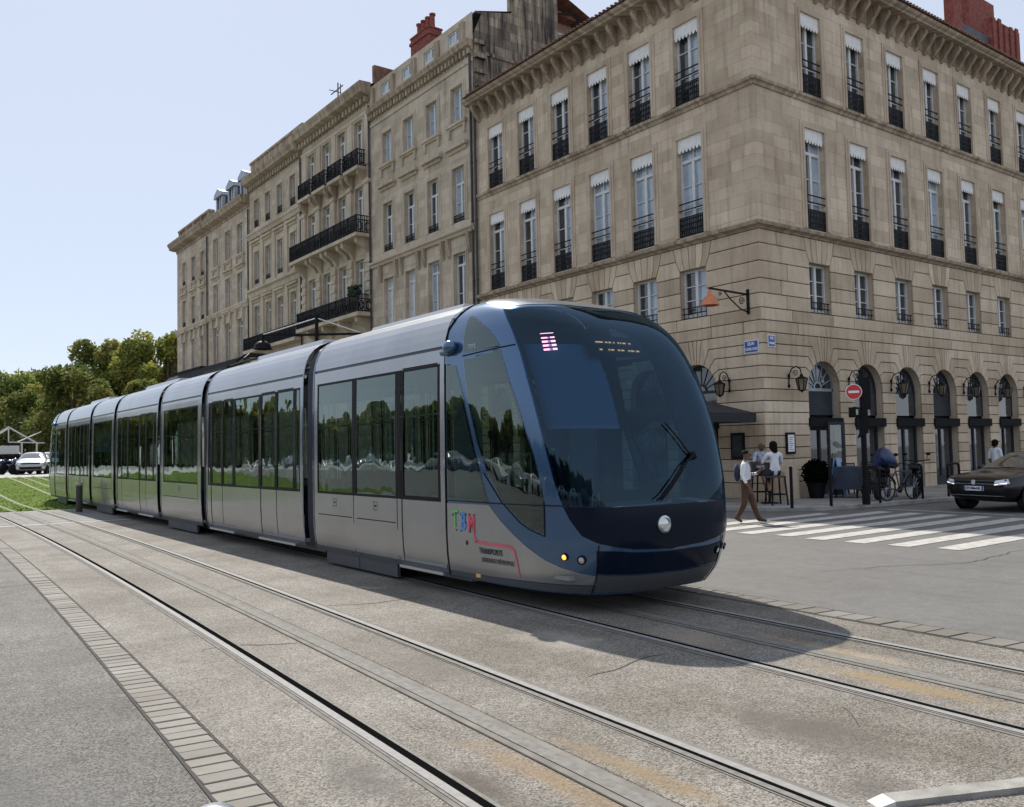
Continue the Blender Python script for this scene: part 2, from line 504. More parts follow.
# lawn along the tracks
b = MB(); Y = [33.1+.9*i for i in range(29)]; X = [-7,-5,-3,-1,0,2,4,6,8,10,11.5]
b.add([(x, y, gz(x,y)+.012) for y in Y for x in X], [(j*11+i, j*11+i+1, (j+1)*11+i+1, (j+1)*11+i) for j in range(28) for i in range(10)])
struct(b.build('lawn', M_grass, smooth=60))
b = MB()
rl = [lambda y, o=o, c=c: c(y)+o for c in (c1, c2) for o in (-.72, 0, .72)]
for _ in range(9000):
    y = 33.15+25*random.random()**1.5; x = random.uniform(-1+ (y-33)*-.05, 9.5)
    if min(abs(x-r(y)) for r in rl) < .12: continue
    h = random.uniform(.015,.04); a = random.uniform(0,PI); dx, dy = math.cos(a)*.03, math.sin(a)*.03
    z = gz(x,y)+.01; t = random.uniform(-.02,.02)
    b.add([(x-dx,y-dy,z),(x+dx,y+dy,z),(x+t,y+t,z+h)], [(0,1,2)])
struct(b.build('lawn_grass', M_blade), 'stuff')
b = MB(); b.add([(-80,58.3,gz(0,58.3)+.012),(12,58.3,gz(0,58.3)+.012),(12,62,.70),(-80,62,.70),(12,73,.70),(-80,73,.70)], [(0,1,2,3),(3,2,4,5)])
struct(b.build('cross_street', M_far))

# rails: grooved tram rail = running head, dark groove, guard lip, all bedded in concrete edge strips
M_rail = mat('worn_steel', (.27,.262,.25), .65, spec=.12, var=.12, vscale=30)
M_lip = mat('rail_lip_steel', (.19,.18,.165), .75, spec=.12, var=.2, vscale=20)
M_gro = mat('rail_groove', (.006,.006,.006), 1., spec=0.)
M_bed = mat('rail_sealant', (.185,.172,.152), .9, spec=.1, var=.2, vscale=6)
M_aps = mat('power_rail_composite', (.20,.187,.165), .85, spec=.1, var=.2, vscale=4)
def ribbon3(b, f, offs, z, mi, y0, y1):
    b.mi = mi; k = int((y1-y0)/.5)
    Y = [y0+(y1-y0)*i/k for i in range(k+1)]
    b.ribbon([(f(y)+offs[0], y, z+gz(f(y),y)) for y in Y], [(f(y)+offs[1], y, z+gz(f(y),y)) for y in Y])
def rail(cf, o, side, label):
    f = lambda y: cf(y)+o
    b = MB(); s = side                    # +1: groove lies towards +x
    ribbon3(b, f, (-.09 if s > 0 else -.115,.115 if s > 0 else .09), .008, 3, -8, 33)
    ribbon3(b, f, (-.035*s-.0,.022*s), .0155, 0, -8, 60)
    gw = .080 if s > 0 else .052; ribbon3(b, f, (.022*s,gw*s), .0105, 2, -8, 33); ribbon3(b, f, (gw*s,.081*s), .0125, 1, -8, 33); ribbon3(b, f, (.022*s,.06*s), .0105, 2, 33, 60)
    ribbon3(b, f, (.080*s,.100*s), .014, 1, -8, 60)
    ribbon3(b, f, (-.035*s,-.055*s), .0115, 1, -8, 60)
    return tag(b.build('tram_rail', [M_rail, M_lip, M_gro, M_bed]), label, 'rail', 'rails of the two tram tracks')
rail(c1, -.72, 1, 'steel grooved tram rail nearest the strip of stone setts on the left')
rail(c1, .72, -1, 'bright steel tram rail just right of the rust-stained power strip in the foreground')
rail(c2, -.72, 1, 'steel tram rail coming out under the left side of the tram into its shadow')
rail(c2, .72, -1, 'shining tram rail beside the edging of setts along the side street')
def aps(cf, label):
    b = MB()
    ribbon3(b, cf, (-.11,.11), .0085, 0, -8, 60)
    ribbon3(b, cf, (-.045,.045), .0125, 1, -8, 60)
    for o in (-.112,-.047,.047,.112): ribbon3(b, cf, (o-.0025,o+.0025), .0135, 2 if abs(o) > .1 else 1, -8, 33)
    return tag(b.build('power_strip', [M_aps, M_lip, M_gro]), label, 'power strip', 'ground power strips between the rails')
aps(c1, 'grey ground power strip with rusty edges between the two foreground rails')
aps(c2, 'grey ground power strip running out from under the front of the tram')

# cracks and old joints in the paving
b = MB(); R = random.Random(21)
for (x, y, a, ln) in ((-1.5,9.2,.1,3.2),(1.2,11.8,-1.75,2.2),(.4,14.5,-.2,2.6),(2.45,8.2,.35,1.0),(4.5,5.2,.25,1.1),(4.1,9.6,-.1,1.5),(10.5,7.2,.2,5.0),(12.5,5.2,-.35,4.0),(9.6,10.6,1.2,3.0),(4.2,15.5,.1,1.4),(-2.5,16.5,.05,4.0),(5.0,3.2,.9,.9)):
    P = [(x,y)]; n = int(ln/.07)
    for i in range(n):
        a += R.gauss(0,.16); x += .07*math.cos(a); y += .07*math.sin(a); P.append((x,y))
    wd = [.004+.006*math.sin(PI*i/n)*R.uniform(.4,1) for i in range(n+1)]
    b.ribbon([(p[0],p[1]-w_,.0072) for p, w_ in zip(P, wd)], [(p[0]+w_*.5,p[1]+w_,.0072) for p, w_ in zip(P, wd)])
struct(b.build('pavement_crack', M_joint))

# loose kerb beam and a steel bollard cap close to the camera
b = MB(); b.mi = 0
a0, a1 = Vector((4.07,2.46)), Vector((5.9,1.62)); d = (a1-a0).normalized(); nrm = Vector((-d.y, d.x))*.055
def P2(p, s, z): q = p+nrm*s; return (q.x, q.y, z)
b.add([P2(a0,-1,.0),P2(a0,1,.0),P2(a1,1,.0),P2(a1,-1,.0),P2(a0,-1,.032),P2(a0,.95,.032),P2(a1,.95,.032),P2(a1,-1,.032)],
      [(0,3,2,1),(4,5,6,7),(2,3,7,6),(1,2,6,5),(3,0,4,7)])
e0 = a0-d*.10
b.mi = 1; b.add([P2(a0,-1,.0),P2(a0,1,.0),P2(a0,-1,.032),P2(a0,.95,.032),P2(e0,-.75,.0),P2(e0,1.0,.0)], [(0,2,4),(1,5,3),(4,2,3,5)])
tag(b.build('kerb_beam', [mat('beam_concrete', (.27,.258,.235), .8, var=.25, vscale=9, bump=.4, bscale=120), mat('beam_end_white', (.50,.49,.46), .7, var=.1, vscale=9)]),
    'long low concrete beam with white chamfered end lying beside the foreground rail', 'kerb beam')
M_steel = mat('brushed_steel', (.55,.58,.62), .3, metal=.9)
t = thing('bollard', 'round-topped bare steel bollard at the bottom edge next to the setts', 'bollard', (.735, 2.36, .004), 0)
b = MB(); b.lathe([(.06,0),(.06,.74),(.085,.76),(.085,.79)], n=24); b.build('post', M_steel, t, smooth=40)
b = MB(); b.lathe([(.088,.791),(.084,.82),(.068,.847),(.04,.865),(.001,.872)], n=28); b.build('cap', M_steel, t, smooth=60)
t = thing('lawn_bollard', 'slim dark wooden bollard with pale cap where the lawn ends beside the tram', 'bollard', (5.42, 31.1, 0))
b = MB(); b.lathe([(.10,0),(.10,.86),(.10,.861)], n=14); b.build('post', mat('bollard_wood', (.05,.042,.035), .8, var=.3, vscale=8), t, smooth=40)
b = MB(); b.lathe([(.105,.862),(.105,.93),(.08,.95),(.001,.955)], n=14); b.build('cap', mat('bollard_cap', (.30,.29,.27), .6), t, smooth=40)
# ---------------------------------------------------------------- buildings
S_up = stone('limestone_ashlar', (0.752,0.629,0.479), (0.550,0.450,0.330), (0.160,0.125,0.092), .55, .95, .37, .012, lo=.50, hi=.74)
S_rus = stone('limestone_blocks', (0.775,0.647,0.487), (0.549,0.444,0.320), (0.160,0.125,0.092), .5, joints=False, island=True, lo=.50, hi=.74)
S_plain = stone('limestone_trim', (0.703,0.593,0.458), (0.550,0.450,0.335), (0.160,0.125,0.092), .45, joints=False)
S_corn = stone('limestone_cornice', (0.630,0.525,0.396), (0.461,0.374,0.270), (0.160,0.125,0.092), .8, joints=False, lo=.38, hi=.62)
S_ter = stone('weathered_limestone', (0.670,0.580,0.462), (0.497,0.423,0.326), (0.160,0.125,0.092), .5, .9, .36, .008)
S_terp = stone('weathered_trim', (0.695,0.605,0.484), (0.520,0.443,0.341), (0.160,0.125,0.092), .5, joints=False)
S_sooty = stone('sooty_party_wall', (.62,.53,.40), (.22,.185,.15), (.035,.032,.03), .97, .85, .42, .010, (.20,.17,.14), lo=.36, hi=.62)
M_core = mat('dark_interior', (.03,.028,.026), .95)
M_frame = mat('white_window_paint', (.62,.63,.62), .5, var=.08, vscale=5)
M_paned = mat('dark_pane', (.025,.032,.038), .03, spec=.9, coat=.6)
M_panep = mat('curtained_pane', (.36,.44,.52), .12, spec=.8, coat=.6, var=.25, vscale=1.4)  # opaque pale blue pane with mottled tone
M_shut = mat('louvred_shutter', (.19,.165,.14), .75, var=.2, vscale=4)
M_shutw = mat('pale_shutter', (.55,.55,.53), .7, var=.1, vscale=3)
M_iron = mat('black_ironwork', (.008,.008,.010), .6, spec=.15, var=.3, vscale=9)
M_awn = mat('white_awning_cloth', (.78,.77,.74), .85, var=.1, vscale=5)
M_brick = mat('red_brick', (.22,.062,.045), .9, var=.4, vscale=5, bump=.6, bscale=12)
M_tile = mat('roof_tile', (.20,.105,.07), .9, var=.4, vscale=4, bump=.6, bscale=14)
M_slate = mat('slate_roof', (.06,.065,.075), .6, var=.3, vscale=3)
M_zinc = mat('zinc_sheet', (.30,.33,.37), .45, metal=.5, var=.2, vscale=2)
M_pipe = mat('dark_downpipe', (.05,.047,.045), .5, metal=.3)
M_door = mat('dark_blue_joinery', (.028,.033,.042), .6, spec=.25, var=.25, vscale=3)
M_fascia = mat('black_fascia', (.008,.008,.009), .75, spec=.15)


class Face:
    """one street front: u runs to the right as seen from outside, y points inwards"""
    def __init__(s, root, loc, rz): s.root = root; s.loc = Vector(loc); s.rz = rz; s.R = Matrix.Rotation(rz, 3, 'Z')
    def put(s, name, me, u=0, z=0, d=0, parent=None):
        if parent: return link(name, me, parent)
        return link(name, me, s.root, s.loc+s.R @ Vector((u, d, z)), s.rz)


def wall_mb(b, u0, u1, z0, z1, holes, depth=.24, rv=0):
    """front skin with real openings and their reveals; hole=(u0,u1,z0,z1,arched)"""
    U = sorted({u0, u1, *[h[0] for h in holes], *[h[1] for h in holes]})
    Z = sorted({z0, z1, *[h[2] for h in holes], *[h[3] for h in holes]})
    for i in range(len(U)-1):
        for j in range(len(Z)-1):
            uc, zc = (U[i]+U[i+1])/2, (Z[j]+Z[j+1])/2
            if any(h[0] < uc < h[1] and h[2] < zc < h[3] for h in holes): continue
            b.poly((U[i],0,Z[j]), (U[i+1],0,Z[j]), (U[i+1],0,Z[j+1]), (U[i],0,Z[j+1]))
    b.mi = 0
    for h in holes:
        a0, a1, b0, b1 = h[:4]
        top = b1
        if len(h) > 4 and h[4]:
            r = (a1-a0)/2; uc = (a0+a1)/2; sp = b1-r; top = sp; n = 14
            arc = [(uc-r*math.cos(PI*i/n), sp+r*math.sin(PI*i/n)) for i in range(n+1)]
            for i in range(n):
                p, q = arc[i], arc[i+1]
                cr = (a0, b1) if i < n/2 else (a1, b1)
                b.mi = 0; b.poly((cr[0],0,cr[1]), (p[0],0,p[1]), (q[0],0,q[1])); b.mi = rv
                b.poly((p[0],0,p[1]), (q[0],0,q[1]), (q[0],depth,q[1]), (p[0],depth,p[1]))
            b.poly((a0,0,b1), (uc,0,b1), (a1,0,b1), (uc,.0005,b1-.0005))
        else:
            b.mi = rv; b.poly((a0,0,b1), (a1,0,b1), (a1,depth,b1), (a0,depth,b1))
        b.mi = rv
        b.poly((a0,0,b0), (a0,0,top), (a0,depth,top), (a0,depth,b0))
        b.poly((a1,0,b0), (a1,0,top), (a1,depth,top), (a1,depth,b0))
        b.poly((a0,0,b0), (a1,0,b0), (a1,depth,b0), (a0,depth,b0))


_wc = {}
def cached(key, fn):
    if key not in _wc: _wc[key] = fn()
    return _wc[key]


def frame_me(w, h, rows, transom):
    def f():
        b = MB(); d0, d1 = .17, .25
        b.box(-w/2,d0,0,-w/2+.06,d1,h); b.box(w/2-.06,d0,0,w/2,d1,h)
        b.box(-w/2+.06,d0,h-.06,w/2-.06,d1,h); b.box(-w/2+.06,d0,0,w/2-.06,d1,.12)
        ht = h-.06
        if transom:
            b.box(-w/2+.06,d0-.01,h-transom-.06,w/2-.06,d1,h-transom+.04); ht = h-transom-.06
            b.box(-.02,d0+.01,h-transom+.04,.02,d1,h-.06)
        b.box(-.055,d0-.02,.12,.055,d1,ht)
        for r in range(1, rows):
            z = .12+(ht-.12)*r/rows
            b.box(-w/2+.06,d0+.015,z-.014,-.055,d1,z+.014); b.box(.055,d0+.015,z-.014,w/2-.06,d1,z+.014)
        return b.mesh('window_frame', M_frame)
    return cached(('f',w,h,rows,transom), f)


def pane_me(w, h, side, m):
    def f():
        b = MB()
        if side == 0: b.poly((-w/2+.03,.235,.05),(w/2-.03,.235,.05),(w/2-.03,.235,h-.03),(-w/2+.03,.235,h-.03))
        elif side < 0: b.poly((-w/2+.03,.235,.05),(-.02,.231,.05),(-.02,.231,h-.03),(-w/2+.03,.235,h-.03))
        else: b.poly((.02,.231,.05),(w/2-.03,.236,.05),(w/2-.03,.236,h-.03),(.02,.231,h-.03))
        return b.mesh('pane', m)
    return cached(('p',w,h,side,m.name), f)


def surround_me(w, h, m, wd=.2, sill=False, hood=0, ears=False):
    def f():
        b = MB()
        for a, o, t in ((wd, .025, .0), (wd*.45, .05, .0)):
            b.box(-w/2-a,-o,0,-w/2-.002*o,.0-.001,h+a); b.box(w/2+.002*o,-o,0,w/2+a,-.001,h+a)
            b.box(-w/2-.001,-o,h+.002*o,w/2+.001,-.001,h+a-.0005)
        if sill:
            b.box(-w/2-wd-.1,-.16,-.16,w/2+wd+.1,-.001,-.03); b.box(-w/2-wd-.04,-.10,-.25,w/2+wd+.04,-.0012,-.16)
            for s in (-1, 1):
                c = s*(w/2+wd-.08)
                b.prism([(c-.09,-.25),(c+.09,-.25),(c+.06,-.62),(c-.06,-.62)], -.10, -.001)
        if hood:
            z = h+hood
            b.box(-w/2-wd-.06,-.08,z-.22,w/2+wd+.06,-.001,z-.06); b.box(-w/2-wd-.16,-.22,z-.06,w/2+wd+.16,-.0012,z+.06)
            b.box(-w/2-wd-.1,-.15,z+.06,w/2+wd+.1,-.0012,z+.11)
        if ears:
            for s in (-1, 1):
                c = s*(w/2+.10)
                b.prism([(c-.12,h+.0),(c+.12,h+.0),(c+.15,h+.75),(c-.15,h+.75)], -.18, -.001)
                b.prism([(c-.09,h-.3),(c+.09,h-.3),(c+.12,h+.0),(c-.12,h+.0)], -.10, -.001)
            b.box(-w/2-.3,-.26,h+.75,w/2+.3,-.001,h+.9)
        return b.mesh('surround', m)
    return cached(('s',w,h,m.name,wd,sill,hood,ears), f)


def awning_me(w, hh):
    def f():
        b = MB(); n = 7; y = .03
        pts = [(-w/2+.01, hh), (w/2-.01, hh)]
        for i in range(n):
            u1 = w/2-.01-(w-.02)*i/n; du = (w-.02)/n
            pts += [(u1, .15), (u1-du*.25, .05), (u1-du*.5, .02), (u1-du*.75, .05)]
        pts += [(-w/2+.01, .15)]
        b.prism(pts, y, y+.02)
        b.box(-w/2+.01, y+.02, hh-.05, w/2-.01, y+.09, hh)
        return b.mesh('awning', M_awn)
    return cached(('a',w,hh), f)


def railing_me(w, hs, style):
    def f():
        b = MB(); y = .02
        if style == 'guard':               # ornamental cast panel under two rails
            b.box(-w/2+.005,y,.02,w/2-.005,y+.02,.07); b.box(-w/2+.005,y,hs-.04,w/2-.005,y+.02,hs)
            n = 13
            for i in range(n+1):
                u = -w/2+.02+(w-.04)*i/n; b.box(u-.018,y+.002,.07,u+.018,y+.018,hs-.04)
            for z in (.2, .38, .54): b.box(-w/2+.02,y+.004,z,w/2-.02,y+.016,z+.06)
            for z in (hs+.2, hs+.42): b.box(-w/2+.005,y-.01,z,w/2-.005,y+.02,z+.035)
        elif style == 'bars':
            for z in (.12, .30): b.box(-w/2+.005,y,z,w/2-.005,y+.025,z+.03)
            for i in range(6):
                u = -w/2+.08+(w-.16)*i/5; b.box(u-.008,y+.005,.0,u+.008,y+.02,.3)
        else:                              # low cast guard
            b.box(-w/2+.005,y,.02,w/2-.005,y+.02,.06); b.box(-w/2+.005,y,hs-.03,w/2-.005,y+.02,hs)
            for i in range(10):
                u = -w/2+.03+(w-.06)*i/9; b.box(u-.018,y+.002,.06,u+.018,y+.018,hs-.03)
            b.box(-w/2+.03,y+.004,hs*.4,w/2-.03,y+.016,hs*.6)
        return b.mesh('railing', M_iron)
    return cached(('r',w,hs,style), f)


def window(fc, u, z, w, h, rows=3, transom=0, panes=(0,0), surround=None, awn=0, rail=None):
    o = fc.put('window', frame_me(w, h, rows, transom), u, z)
    pm = (M_paned, M_panep, M_shut, M_shutw)
    link('pane', pane_me(w, h, -1, pm[panes[0]]), o); link('pane', pane_me(w, h, 1, pm[panes[1]]), o)
    if surround: link('surround', surround_me(w, h, *surround), o)
    if awn:
        a = link('awning', awning_me(w, awn), o); a.location = (0,0,h-awn)
    if rail: link('railing', railing_me(w, rail[0], rail[1]), o)
    return o


def pipe(fc, u, z0, z1, d=-.09):
    b = MB(); b.tube([(u,d,z0),(u,d,z1)], .055, 8)
    z = z0+1
    while z < z1: b.tube([(u,d,z),(u,d,z+.06)], .07, 8); z += 2.6
    return fc.put('downpipe', b.mesh('downpipe', M_pipe, 40))

# ------------------------------------------------ the corner house
X0, Y0 = 21.0, 16.1
YL, XR = 30.75, 47.0
cb = thing('corner_building', 'large pale stone corner house with white window awnings, arcades and rusticated ground floor', 'building', (X0, Y0, 0))
LF = Face(cb, (0, YL-Y0, 0), RIGHT); RF = Face(cb, (0, 0, 0), 0)
lb = [YL-y for y in (29.3,27.17,25.04,22.91,20.78,18.65)]; LW = YL-Y0
rb = [2.95+2.455*k for k in range(9)]; RW = XR-X0
HWN, HA, SPR = .53, .82, 3.44
Z_TOP = 16.0
for fc, bays, W, nm in ((LF, lb, LW, 'l'), (RF, rb, RW, 'r')):
    holes = []
    for u in bays:
        holes += [(u-HWN,u+HWN,12.76,15.38,False), (u-HWN,u+HWN,8.42,11.64,False), (u-.54,u+.54,5.80,7.33,False), (u-HA,u+HA,.10,SPR+HA,True)]
    b = MB(); wall_mb(b, 0, W, 8.12, Z_TOP, [h for h in holes if h[2] > 8], .26)
    fc.put('wall', b.mesh('wall', S_up))
    b = MB(); wall_mb(b, 0, W, .0, 8.12, [h for h in holes if h[2] < 8], .26, 1)
    fc.put('wall', b.mesh('wall', [M_joint, S_plain]))
    # rusticated blocks, with grooves bending round the arches and fans over the mezzanine windows
    b = MB(); T = .045; G = .013
    lowz = [.10,.58,.93,1.28,1.62,1.97,2.31,2.66,3.0,3.35]
    upz = [3.68,4.04,4.38,4.70,5.03]; ang = [rad(a) for a in (15,33,50,66,80)]
    def arcpt(a): return (HA*math.cos(a), SPR+HA*math.sin(a))
    courses = []
    for i in range(len(lowz)-1): courses.append([(HA,lowz[i]),(HA,lowz[i+1])])
    def radp(i):
        R = (upz[i]-SPR)/math.sin(ang[i]); return (max(R,HA)*math.cos(ang[i]), upz[i])
    prev = [(HA,3.35),(HA,SPR)]; pa = 0
    for i in range(5):
        pl = list(prev)
        steps = [pa+(ang[i]-pa)*k/4 for k in range(1,5)]
        pl += [arcpt(a) for a in steps]
        rp = radp(i)
        if math.dist(rp, pl[-1]) > .04: pl.append(rp)
        else: pl[-1] = (pl[-1][0], upz[i])
        courses.append(pl); prev = [rp, arcpt(ang[i])] if math.dist(rp, arcpt(ang[i])) > .04 else [(arcpt(ang[i])[0], upz[i])]; pa = ang[i]
    courses += [None, None]                        # two plain bands 5.03-5.39-5.76
    ez = [5.76,6.19,6.63,7.15]
    for i in range(3): courses.append([(.54,ez[i]),(.54,ez[i+1])])
    courses.append([(.54,7.15),(.54,7.33),(.70,7.68)]); courses.append([(.70,7.68),(.80,8.10)])
    def blk(pts):
        q = inset(pts, G); f = inset(pts, G+.012)
        e0, e1 = (W+.042, W) if nm == 'l' else (-.042, 0)      # blocks run on round the corner
        ext = lambda P: [(e0 if abs(o[0]-e1) < 1e-6 else u, z) for (u, z), o in zip(P, pts)]
        q, f = ext(q), ext(f)
        n = len(q)
        b.add([(u,0,z) for u,z in q]+[(u,-T+.008,z) for u,z in q]+[(u,-T,z) for u,z in f],
              [(i,(i+1)%n,n+(i+1)%n,n+i) for i in range(n)]+[(n+i,n+(i+1)%n,2*n+(i+1)%n,2*n+i) for i in range(n)]+[list(range(2*n,3*n))])
    plain = [(5.03,5.39),(5.39,5.76)]
    for co_ in courses:
        if co_ is None:
            za, zb = plain.pop(0); u = 0
            while u < W:
                u2 = min(W, u+random.uniform(1.0,2.2))
                if W-u2 < .5: u2 = W
                blk([(u,za),(u2,za),(u2,zb),(u,zb)]); u = u2
            continue
        za, zb = co_[0][1], co_[-1][1]
        ed = [None]+list(bays)+[None]
        for k in range(len(ed)-1):
            lf = [(0,za),(0,zb)] if ed[k] is None else [(ed[k]+p[0],p[1]) for p in co_]
            rt = [(W,za),(W,zb)] if ed[k+1] is None else [(ed[k+1]-p[0],p[1]) for p in co_]
            span = rt[0][0]-lf[0][0]
            if span > 2.2 and len(co_) == 2 and za < 8:
                mid_ = lf[0][0]+span*random.uniform(.35,.65)
                blk([lf[0],(mid_,za),(mid_,zb),lf[-1]]); blk([(mid_,za),rt[0],rt[-1],(mid_,zb)])
            else:
                blk(lf+rt[::-1])
    for u in bays:
        a8 = rad(80)
        key = [arcpt(PI/2+(a8-PI/2)*k/3) for k in range(-3,4)]
        kt = radp(4)[0]
        for s0, s1 in ((-1,-.33),(-.33,.33),(.33,1)):
            pts = [(u+kt*s0,5.03),(u+kt*s1,5.03)]
            pts += [(u+arcpt(a8)[0]*s1,SPR+HA*.985+.008*(1-abs(s1))), (u+arcpt(a8)[0]*s0,SPR+HA*.985+.008*(1-abs(s0)))]
            blk(pts)
        bt = [-.54,-.33,-.11,.11,.33,.54]; tt = [-.80,-.47,-.155,.155,.47,.80]; mt = [-.70,-.42,-.14,.14,.42,.70]
        for k in range(5):
            blk([(u+bt[k],7.33),(u+bt[k+1],7.33),(u+mt[k+1],7.68),(u+tt[k+1],8.10),(u+tt[k],8.10),(u+mt[k],7.68)])
    fc.put('stonework', b.mesh('stonework', S_rus))
    for k, u in enumerate(bays):
        pl = (0,1) if nm == 'l' else (0,0)
        window(fc, u, 12.76, 2*HWN, 2.62, 3, 0, pl if k != 2 or nm == 'r' else (0,0), (S_plain,.2), .50, (.66,'guard'))
        window(fc, u, 8.42, 2*HWN, 3.22, 3, .72, (1,1) if nm == 'l' and k > 2 else pl if nm == 'l' else (0,1) if k % 3 == 0 else (0,0), (S_plain,.2), .48, (.66,'guard'))
        window(fc, u, 5.80, 1.08, 1.53, 3, 0, pl, None, 0, (.3,'bars'))
# arcade fillings: fanlight over a dark fascia and a glazed shop door
def arcade(fc, u, kind):
    b = MB(); y = .20; b.mi = 0
    b.box(-HA,y,2.6,-HA+.07,y+.06,SPR); b.box(HA-.07,y,2.6,HA,y+.06,SPR)
    b.box(-HA,y,SPR-.09,HA,y+.06,SPR)
    n = 16
    for r0, r1 in ((HA-.07, HA), (.16,.22)):
        for i in range(n):
            a, c = PI*i/n, PI*(i+1)/n
            b.prism([(r0*math.cos(a),SPR+r0*math.sin(a)),(r1*math.cos(a),SPR+r1*math.sin(a)),(r1*math.cos(c),SPR+r1*math.sin(c)),(r0*math.cos(c),SPR+r0*math.sin(c))], y, y+.05)
    for i in range(1, 8):
        a = PI*i/8; p = Vector((math.cos(a),0,math.sin(a)))
        b.bar(Vector((0,y+.03,SPR))+p*.2, Vector((0,y+.03,SPR))+p*(HA-.05), .035 if kind else .05, .03)
    o = fc.put('arch_window', b.mesh('arch_window', M_zinc if kind == 0 else M_door), u, 0)
    b = MB(); b.add([(-HA,y+.03,SPR-.05)]+[(HA*math.cos(PI*i/n),y+.03,SPR-.05+HA*math.sin(PI*i/n)) for i in range(n,-1,-1)]+[(HA,y+.03,SPR-.05)], [list(range(n+3))])
    b.build('fanlight_pane', M_paned, o)
    b = MB(); b.box(-HA+.07,y+.01,2.6,HA-.07,y+.04,SPR-.09)
    b.build('transom_panel', M_door if kind != 1 else M_paned, o)
    b = MB(); b.box(-HA-.06,-.10,2.22,HA+.06,.20,2.50); b.build('fascia', M_fascia, o)
    b = MB(); b.mi = 0
    b.box(-HA,y,.12,-HA+.09,y+.07,2.22); b.box(HA-.09,y,.12,HA,y+.07,2.22); b.box(-.05,y,.12,.05,y+.07,2.22)
    b.box(-HA+.09,y,.12,-.05,y+.06,.45); b.box(.05,y,.12,HA-.09,y+.06,.45); b.box(-HA+.09,y,2.12,-.05,y+.06,2.22); b.box(.05,y,2.12,HA-.09,y+.06,2.22)
    dr = b.build('shop_door', M_door, o)
    b = MB(); b.poly((-HA,y+.04,.4),(HA,y+.04,.4),(HA,y+.04,2.2),(-HA,y+.04,2.2)); b.build('door_pane', M_paned, dr)
    if kind == 2:                                   # pale poster behind the glass
        b = MB(); b.box(-.62,y+.022,1.15,-.18,y+.034,1.95); b.build('poster', mat('shop_poster', (.30,.27,.20), .6, var=.6, vscale=7, col2=(.06,.06,.06)), dr)
for k, u in enumerate(rb): arcade(RF, u, 0 if k == 0 else 2 if k == 3 else 1)
for u in lb: arcade(LF, u, 1)
pth = [(0,YL-Y0),(0,0),(XR-X0,0)]
b = MB(); b.sweep(pth, [(-.05,8.11),(.05,8.11),(.07,8.16),(.13,8.19),(.20,8.21),(.22,8.30),(.20,8.315),(-.05,8.42)]); b.build('string_course', S_corn, cb)
b = MB(); b.sweep(pth, [(-.05,12.46),(.045,12.46),(.06,12.56),(.12,12.60),(.12,12.69),(.09,12.705),(-.05,12.755)]); b.build('string_course', S_corn, cb)
b = MB(); b.sweep(pth, [(-.05,15.98),(.03,15.98),(.05,16.40),(.10,16.48),(.62,16.52),(.64,16.58),(.72,16.63),(.76,16.70),(.74,16.74),(-.05,16.80)]); b.build('cornice', S_corn, cb)
b = MB()
b.prism([(0,16.50),(-.46,16.50),(-.48,16.38),(-.36,16.23),(-.24,16.10),(-.16,15.98),(-.10,15.92),(-.05,15.86),(0,15.84)], -.075, .075, fn=lambda u,v,d: (d,u,v))
mod_me = b.mesh('modillion', S_corn)
n = 24
for i in range(n): LF.put('modillion', mod_me, .3+(LW-.5)*i/(n-1), 0, 0)
n = 43
for i in range(n): RF.put('modillion', mod_me, .25+(RW-.5)*i/(n-1), 0, 0)
b = MB(); cx, cy = XR-X0, YL-Y0
b.add([(-.80,cy,16.78),(-.80,-.80,16.78),(cx,-.80,16.78),(cx,cy,16.78),(6,cy,19.0),(6,6,19.0),(cx,6,19.0)], [(0,1,5,4),(1,2,6,5),(4,5,6,3)])
for i in range(75):                                  # rounded tile ends along the eaves
    yv = -.7+i*.2
    if yv < cy-.1: b.ellipsoid((-.76,yv,16.80), .12,.075,.045, 6, 4)
for i in range(125):
    xv = -.7+i*.2
    if xv < cx: b.ellipsoid((xv,-.76,16.80), .075,.12,.045, 6, 4)
b.build('roof', M_tile, cb)
b = MB(); b.box(.4,.4,.0,cx-.1,cy-.05,16.7); b.build('core', M_core, cb)
pipe(LF, .05, .2, 16.3, -.10)
# the sign plates and other things fixed to the corner
M_blue = mat('enamel_blue', (.025,.07,.30), .35); M_white = mat('enamel_white', (.75,.76,.78), .4)
def plate(name, label, loc, rz, w, h, lines):
    b = MB(); b.mi = 1; b.box(-w/2,-.02,-h/2,w/2,0,h/2); b.mi = 0; b.box(-w/2+.025,-.026,-h/2+.025,w/2-.025,-.0205,h/2-.025)
    o = tag(b.build(name, [M_blue, M_white], None, loc, rz), label, 'street sign', 'blue street name plates on the corner')
    z = h*.22
    for tx, sz in lines:
        text_obj(tx, sz, M_white, o, (0,-.0285,z), (PI/2,0,0), bold=.004, sx=.8); z -= h*.42
    return o
plate('street_sign', 'larger blue enamel street sign left of the building corner', (X0-.05, 16.44, 4.62), RIGHT, .52, .38, [('QUAI',.13),('LOUIS XVIII',.105)])
plate('street_sign', 'smaller blue enamel street sign right of the building corner', (21.36, Y0-.05, 4.77), 0, .34, .36, [('RUE',.11),('FERRERE',.085)])

